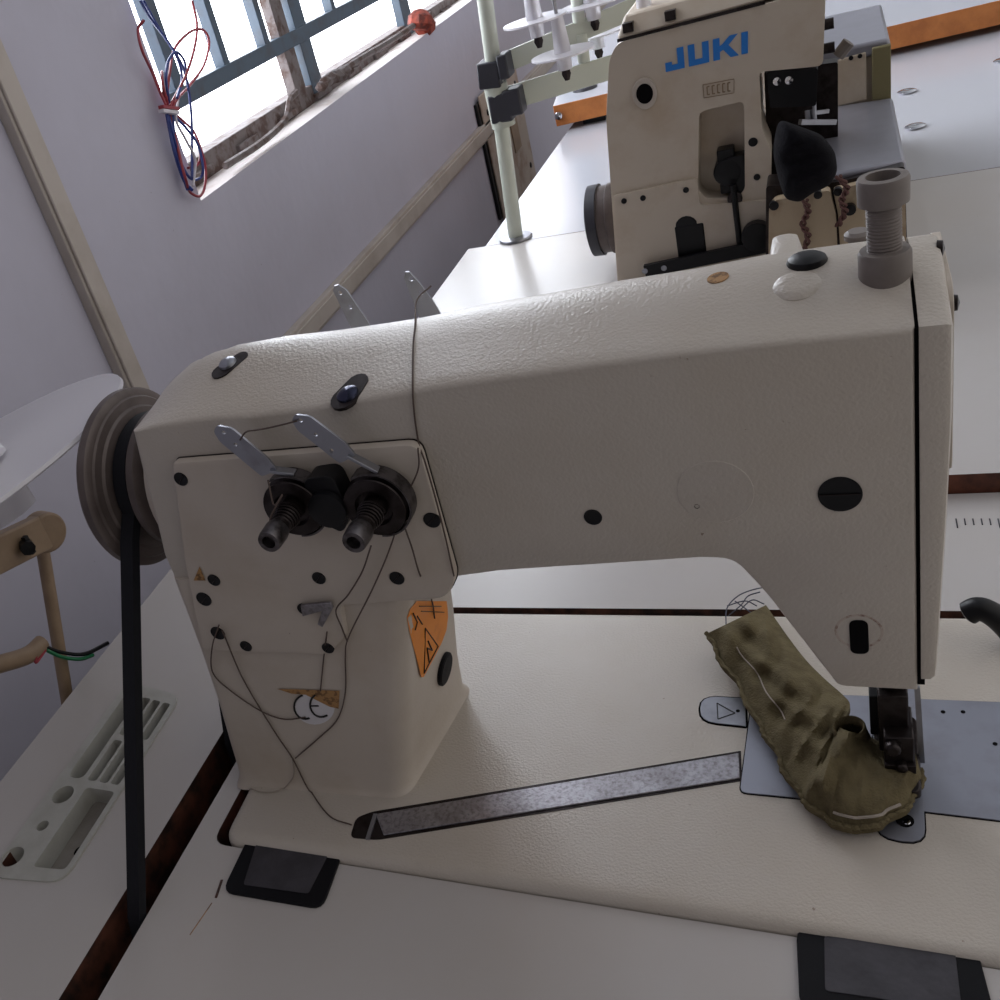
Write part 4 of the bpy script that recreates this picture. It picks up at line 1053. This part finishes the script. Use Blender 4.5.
# right-hand bed: front panels, grey cover
def quadbox(nm, top4, h, M, bev=.003, lab=None):
    p = [Vector(q6) for q6 in top4]; bt = [V(q6.x, q6.y, q6.z - h) for q6 in p]
    return obj(nm, MB().hexa(bt + p, M), jm, bevel=bev, label=lab)
zc1 = Z2 + .085
c4 = [onz(x, y, zc1) for x, y in ((812, 178), (906, 160), (893, 97), (806, 110))]
quadbox('cylinder_cover', c4, .010, GREYCOV, .003, 'smooth grey metal bed cover')
fy = c4[0].y
o4 = [V(c4[0].x - .01, c4[0].y + .006, zc1 - .010), V(c4[1].x - .001, c4[1].y + .006, zc1 - .010), V(c4[2].x, c4[2].y, zc1 - .010), V(c4[3].x - .01, c4[3].y, zc1 - .010)]
quadbox('bed_body', o4, zc1 - .0115 - Z2, BEIGE, .002)
Yp = c4[0].y - .004
YB = Yp - .012
obj('lower_panel', MB().prism(jsc([(769, 208), (775, 200), (830, 190), (832, 200), (836, 215), (838, 262), (845, 290), (768, 290)], .003, YB), XZ, YB + .01, YB, YELL), jm, bevel=.001, label='yellowed lower panel')
obj('lower_panel', MB().prism(jsc([(833, 190), (905, 174), (907, 290), (848, 290), (841, 262), (838, 214)], .003, YB + .004), XZ, YB + .012, YB + .004, YELL), jm, bevel=.001, label='yellowed lower panel')
obj('panel_base', MB().prism(jsc([(766, 186), (838, 182), (905, 166), (908, 295), (766, 295)], .003, YB + .012), XZ, YB + .04, YB + .012, DSTEEL), jm)
for x, y, r in ((774, 206, .0034), (818, 195, .003), (838, 192, .003), (850, 210, .0042), (862, 191, .0025)):
    p = ony(x, y, YB - .001); obj('panel_screw', MB().lathe((p.x, YB - .0005, p.z), FN, [(-.004, r), (.001, r), (.0015, 0)], BLACK, 14), jm)
yr = c4[2].y + .004; r0 = ony(890, 38, yr); r1 = ony(815, 56, yr); zr = r0.z; bk = onz(885, 3, zr)
jj = [V(r1.x, yr, zr), V(r0.x, yr, zr), V(r0.x, bk.y, zr), V(r1.x, bk.y, zr)]
quadbox('rear_cover', jj, .012, GREYCOV, .003, 'grey metal rear cover')
q5 = [V(v.x, v.y + (.004 if i < 2 else 0), v.z - .012) for i, v in enumerate(jj)]
quadbox('rear_box', q5, zr - .0135 - Z2, BEIGE, .002)
YR = (jj[0].y + jj[1].y) / 2
p = [ony(x, y, jj[0].y - .001) for x, y in ((831, 62), (866, 52), (867, 100), (831, 108))]
obj('rear_panel', MB().prism([(v.x, v.z) for v in p], XZ, jj[0].y + .004, jj[0].y - .001, BEIGE), jm, bevel=.001)
p = [ony(x, y, jj[1].y - .002) for x, y in ((872, 48), (891, 44), (891, 100), (872, 100))]
obj('rear_side', MB().prism([(v.x, v.z) for v in p], XZ, jj[0].y + .02, jj[1].y - .003, OLIVEP), jm, bevel=.001, label='olive painted side')
for x, y in ((851, 58), (860, 56)):
    p = ony(x, y, jj[0].y - .001); obj('rear_screw', MB().lathe(p, FN, [(0, .002), (.001, .0018), (.001, 0)], BLACK, 10), jm)
for x, y in ((828, 24), (829, 48)):
    mm = MB().lathe(ony(x, y, YJ + .02), (1, 0, 0), [(-.004, .004), (.004, .004), (.004, 0)], DSTEEL, 12)
    if y == 24: obj('side_knob', mm, jm)
obj('side_knob', mm, jm)
obj('side_lever', MB().tube([ony(838, 56, YJ + .05), ony(849, 42, YJ + .05)], .005, GUIDEG, 10), jm)
# dark cloth and thread chains under its foot
def blob():
    L_ = [(778, 118), (800, 126), (822, 134), (836, 152), (838, 172), (830, 186), (812, 194), (800, 203), (785, 200), (778, 180), (772, 150)]
    r_2 = []
    for k_, (s_, dy) in enumerate(((.55, -.020), (.8, -.016), (.95, -.008), (1, .002), (.97, .014), (.8, .024))):
        cx_, cy_ = 803, 160
        r_2.append([ony(cx_ + (x - cx_) * s_, cy_ + (y - cy_) * s_, YB - .030 + dy + .003 * math.sin(i * 2.4 + k_)) for i, (x, y) in enumerate([((a_[0] + b_[0]) / 2 if h_ else a_[0], (a_[1] + b_[1]) / 2 if h_ else a_[1]) for a_, b_ in zip(L_, L_[1:] + L_[:1]) for h_ in (0, 1)])])
    return MB().loft(r_2, NAVY)
dcl = obj('dark_cloth', blob(), ang=180); sbm = dcl.modifiers.new('smooth', 'SUBSURF'); sbm.levels = 2; sbm.render_levels = 2
tag(dcl, 'dark navy cloth scrap bunched under the far machine needle', 'fabric')
def chain(pts, label):
    P = spline([ony(x, y, YB - .006) for x, y in pts], 8); mb = MB()
    for ph in (0, PI): mb.tube([p + V(.0016 * math.cos(i * .8 + ph), .0016 * math.sin(i * .8 + ph), 0) for i, p in enumerate(P)], .0012, CHAIN, 6)
    tag(obj('thread_chain', mb), label, 'thread')
chain([(805, 200), (808, 212), (803, 224), (808, 236), (804, 252)], 'brown thread chain hanging straight below the navy cloth')
chain([(838, 176), (847, 188), (842, 200), (845, 212), (838, 226)], 'brown thread chain hanging to the right of the navy cloth')

# ================================================================= THREAD STAND BEHIND
st = thing('thread_stand', 'pale green thread stand pole with spool arms behind the window side table', 'thread stand', onz(516, 238, Z2))
bp = onz(516, 238, Z2 + .001); tp = ony(485, 0, bp.y - .01); dd = (tp - bp)
obj('pole', MB().tube([bp, tp, tp + dd * .8], .0078, PALEG, 20), st)
obj('base_flange', MB().lathe(bp, (0, 0, 1), [(0, .018), (.002, .017), (.003, .009), (.003, 0)], METAL, 28), st)
pl = lambda x, y: ony(x, y, bp.y - .006)
mm = MB(); a = pl(490, 60); c = pl(493, 86); mm.bar(a, c, .026, .022, CLAMP); mm.box((a.x + .010, a.y - .015, c.z + .006), (a.x + .020, a.y + .01, a.z + .004), CLAMP)
mm.tube([pl(503, 73), pl(512, 72)], .004, BLACK, 8)
obj('clamp', mm, st, bevel=.002, label='dark grey pole clamp')
mm = MB(); a = pl(500, 92); c = pl(505, 120); mm.bar(a, c, .024, .022, CLAMP); mm.box((a.x + .004, a.y - .012, c.z + .004), (a.x + .022, a.y + .010, a.z + .002), CLAMP)
obj('clamp', mm, st, bevel=.002)
obj('clamp_sleeve', MB().tube([pl(495, 84), pl(504, 126)], .012, PALEG, 16), st)
def spool_arm(p0_, p1_, hgt, Y0_, Y1_):
    a = ony(*p0_, Y0_); c = ony(*p1_, Y1_); obj('spool_arm', MB().bar(a, c, .003, hgt, PALEG, up=(0, 0, 1)).bar(a + V(0, .008, -hgt / 2), c + V(0, .008, -hgt / 2), .016, .002, PALEG), st, bevel=.0005)
spool_arm((500, 64), (640, 5), .018, bp.y, bp.y + .05)
spool_arm((508, 98), (640, 58), .022, bp.y, bp.y + .05)
def spool(x, y, Y, R_=.030):
    c = ony(x, y, Y)
    obj('spool_disc', MB().lathe(c, (0, 0, 1), [(0, 0), (0, R_), (.0018, R_), (.002, .007), (.002, 0)], SPOOLW, 40), st, label='white spool disc')
    obj('spool_core', MB().lathe(c, (0, 0, 1), [(-.014, .0065), (0, .0075), (.002, .0080), (.036, .0055), (.036, 0)], SPOOLW, 20), st)
    obj('spool_pin', MB().tube([c + V(0, 0, -.022), c + V(0, 0, .07)], .0018, METAL, 8), st)
    obj('spool_nut', MB().lathe(c + V(0, 0, -.024), (0, 0, 1), [(0, .0025), (.006, .005), (.010, .004)], DSTEEL, 6), st)
spool(535, 21, bp.y - .02); spool(563, 54, bp.y - .02); spool(592, 4, bp.y + .03); spool(596, 34, bp.y + .08, .03)
for x, y0_, y1_ in ((577, -10, 22), (582, 34, 62)):
    obj('riser', MB().tube([ony(x - 1, y0_, bp.y + .03), ony(x + 2, y1_, bp.y + .03)], .006, PALEG, 12), st)
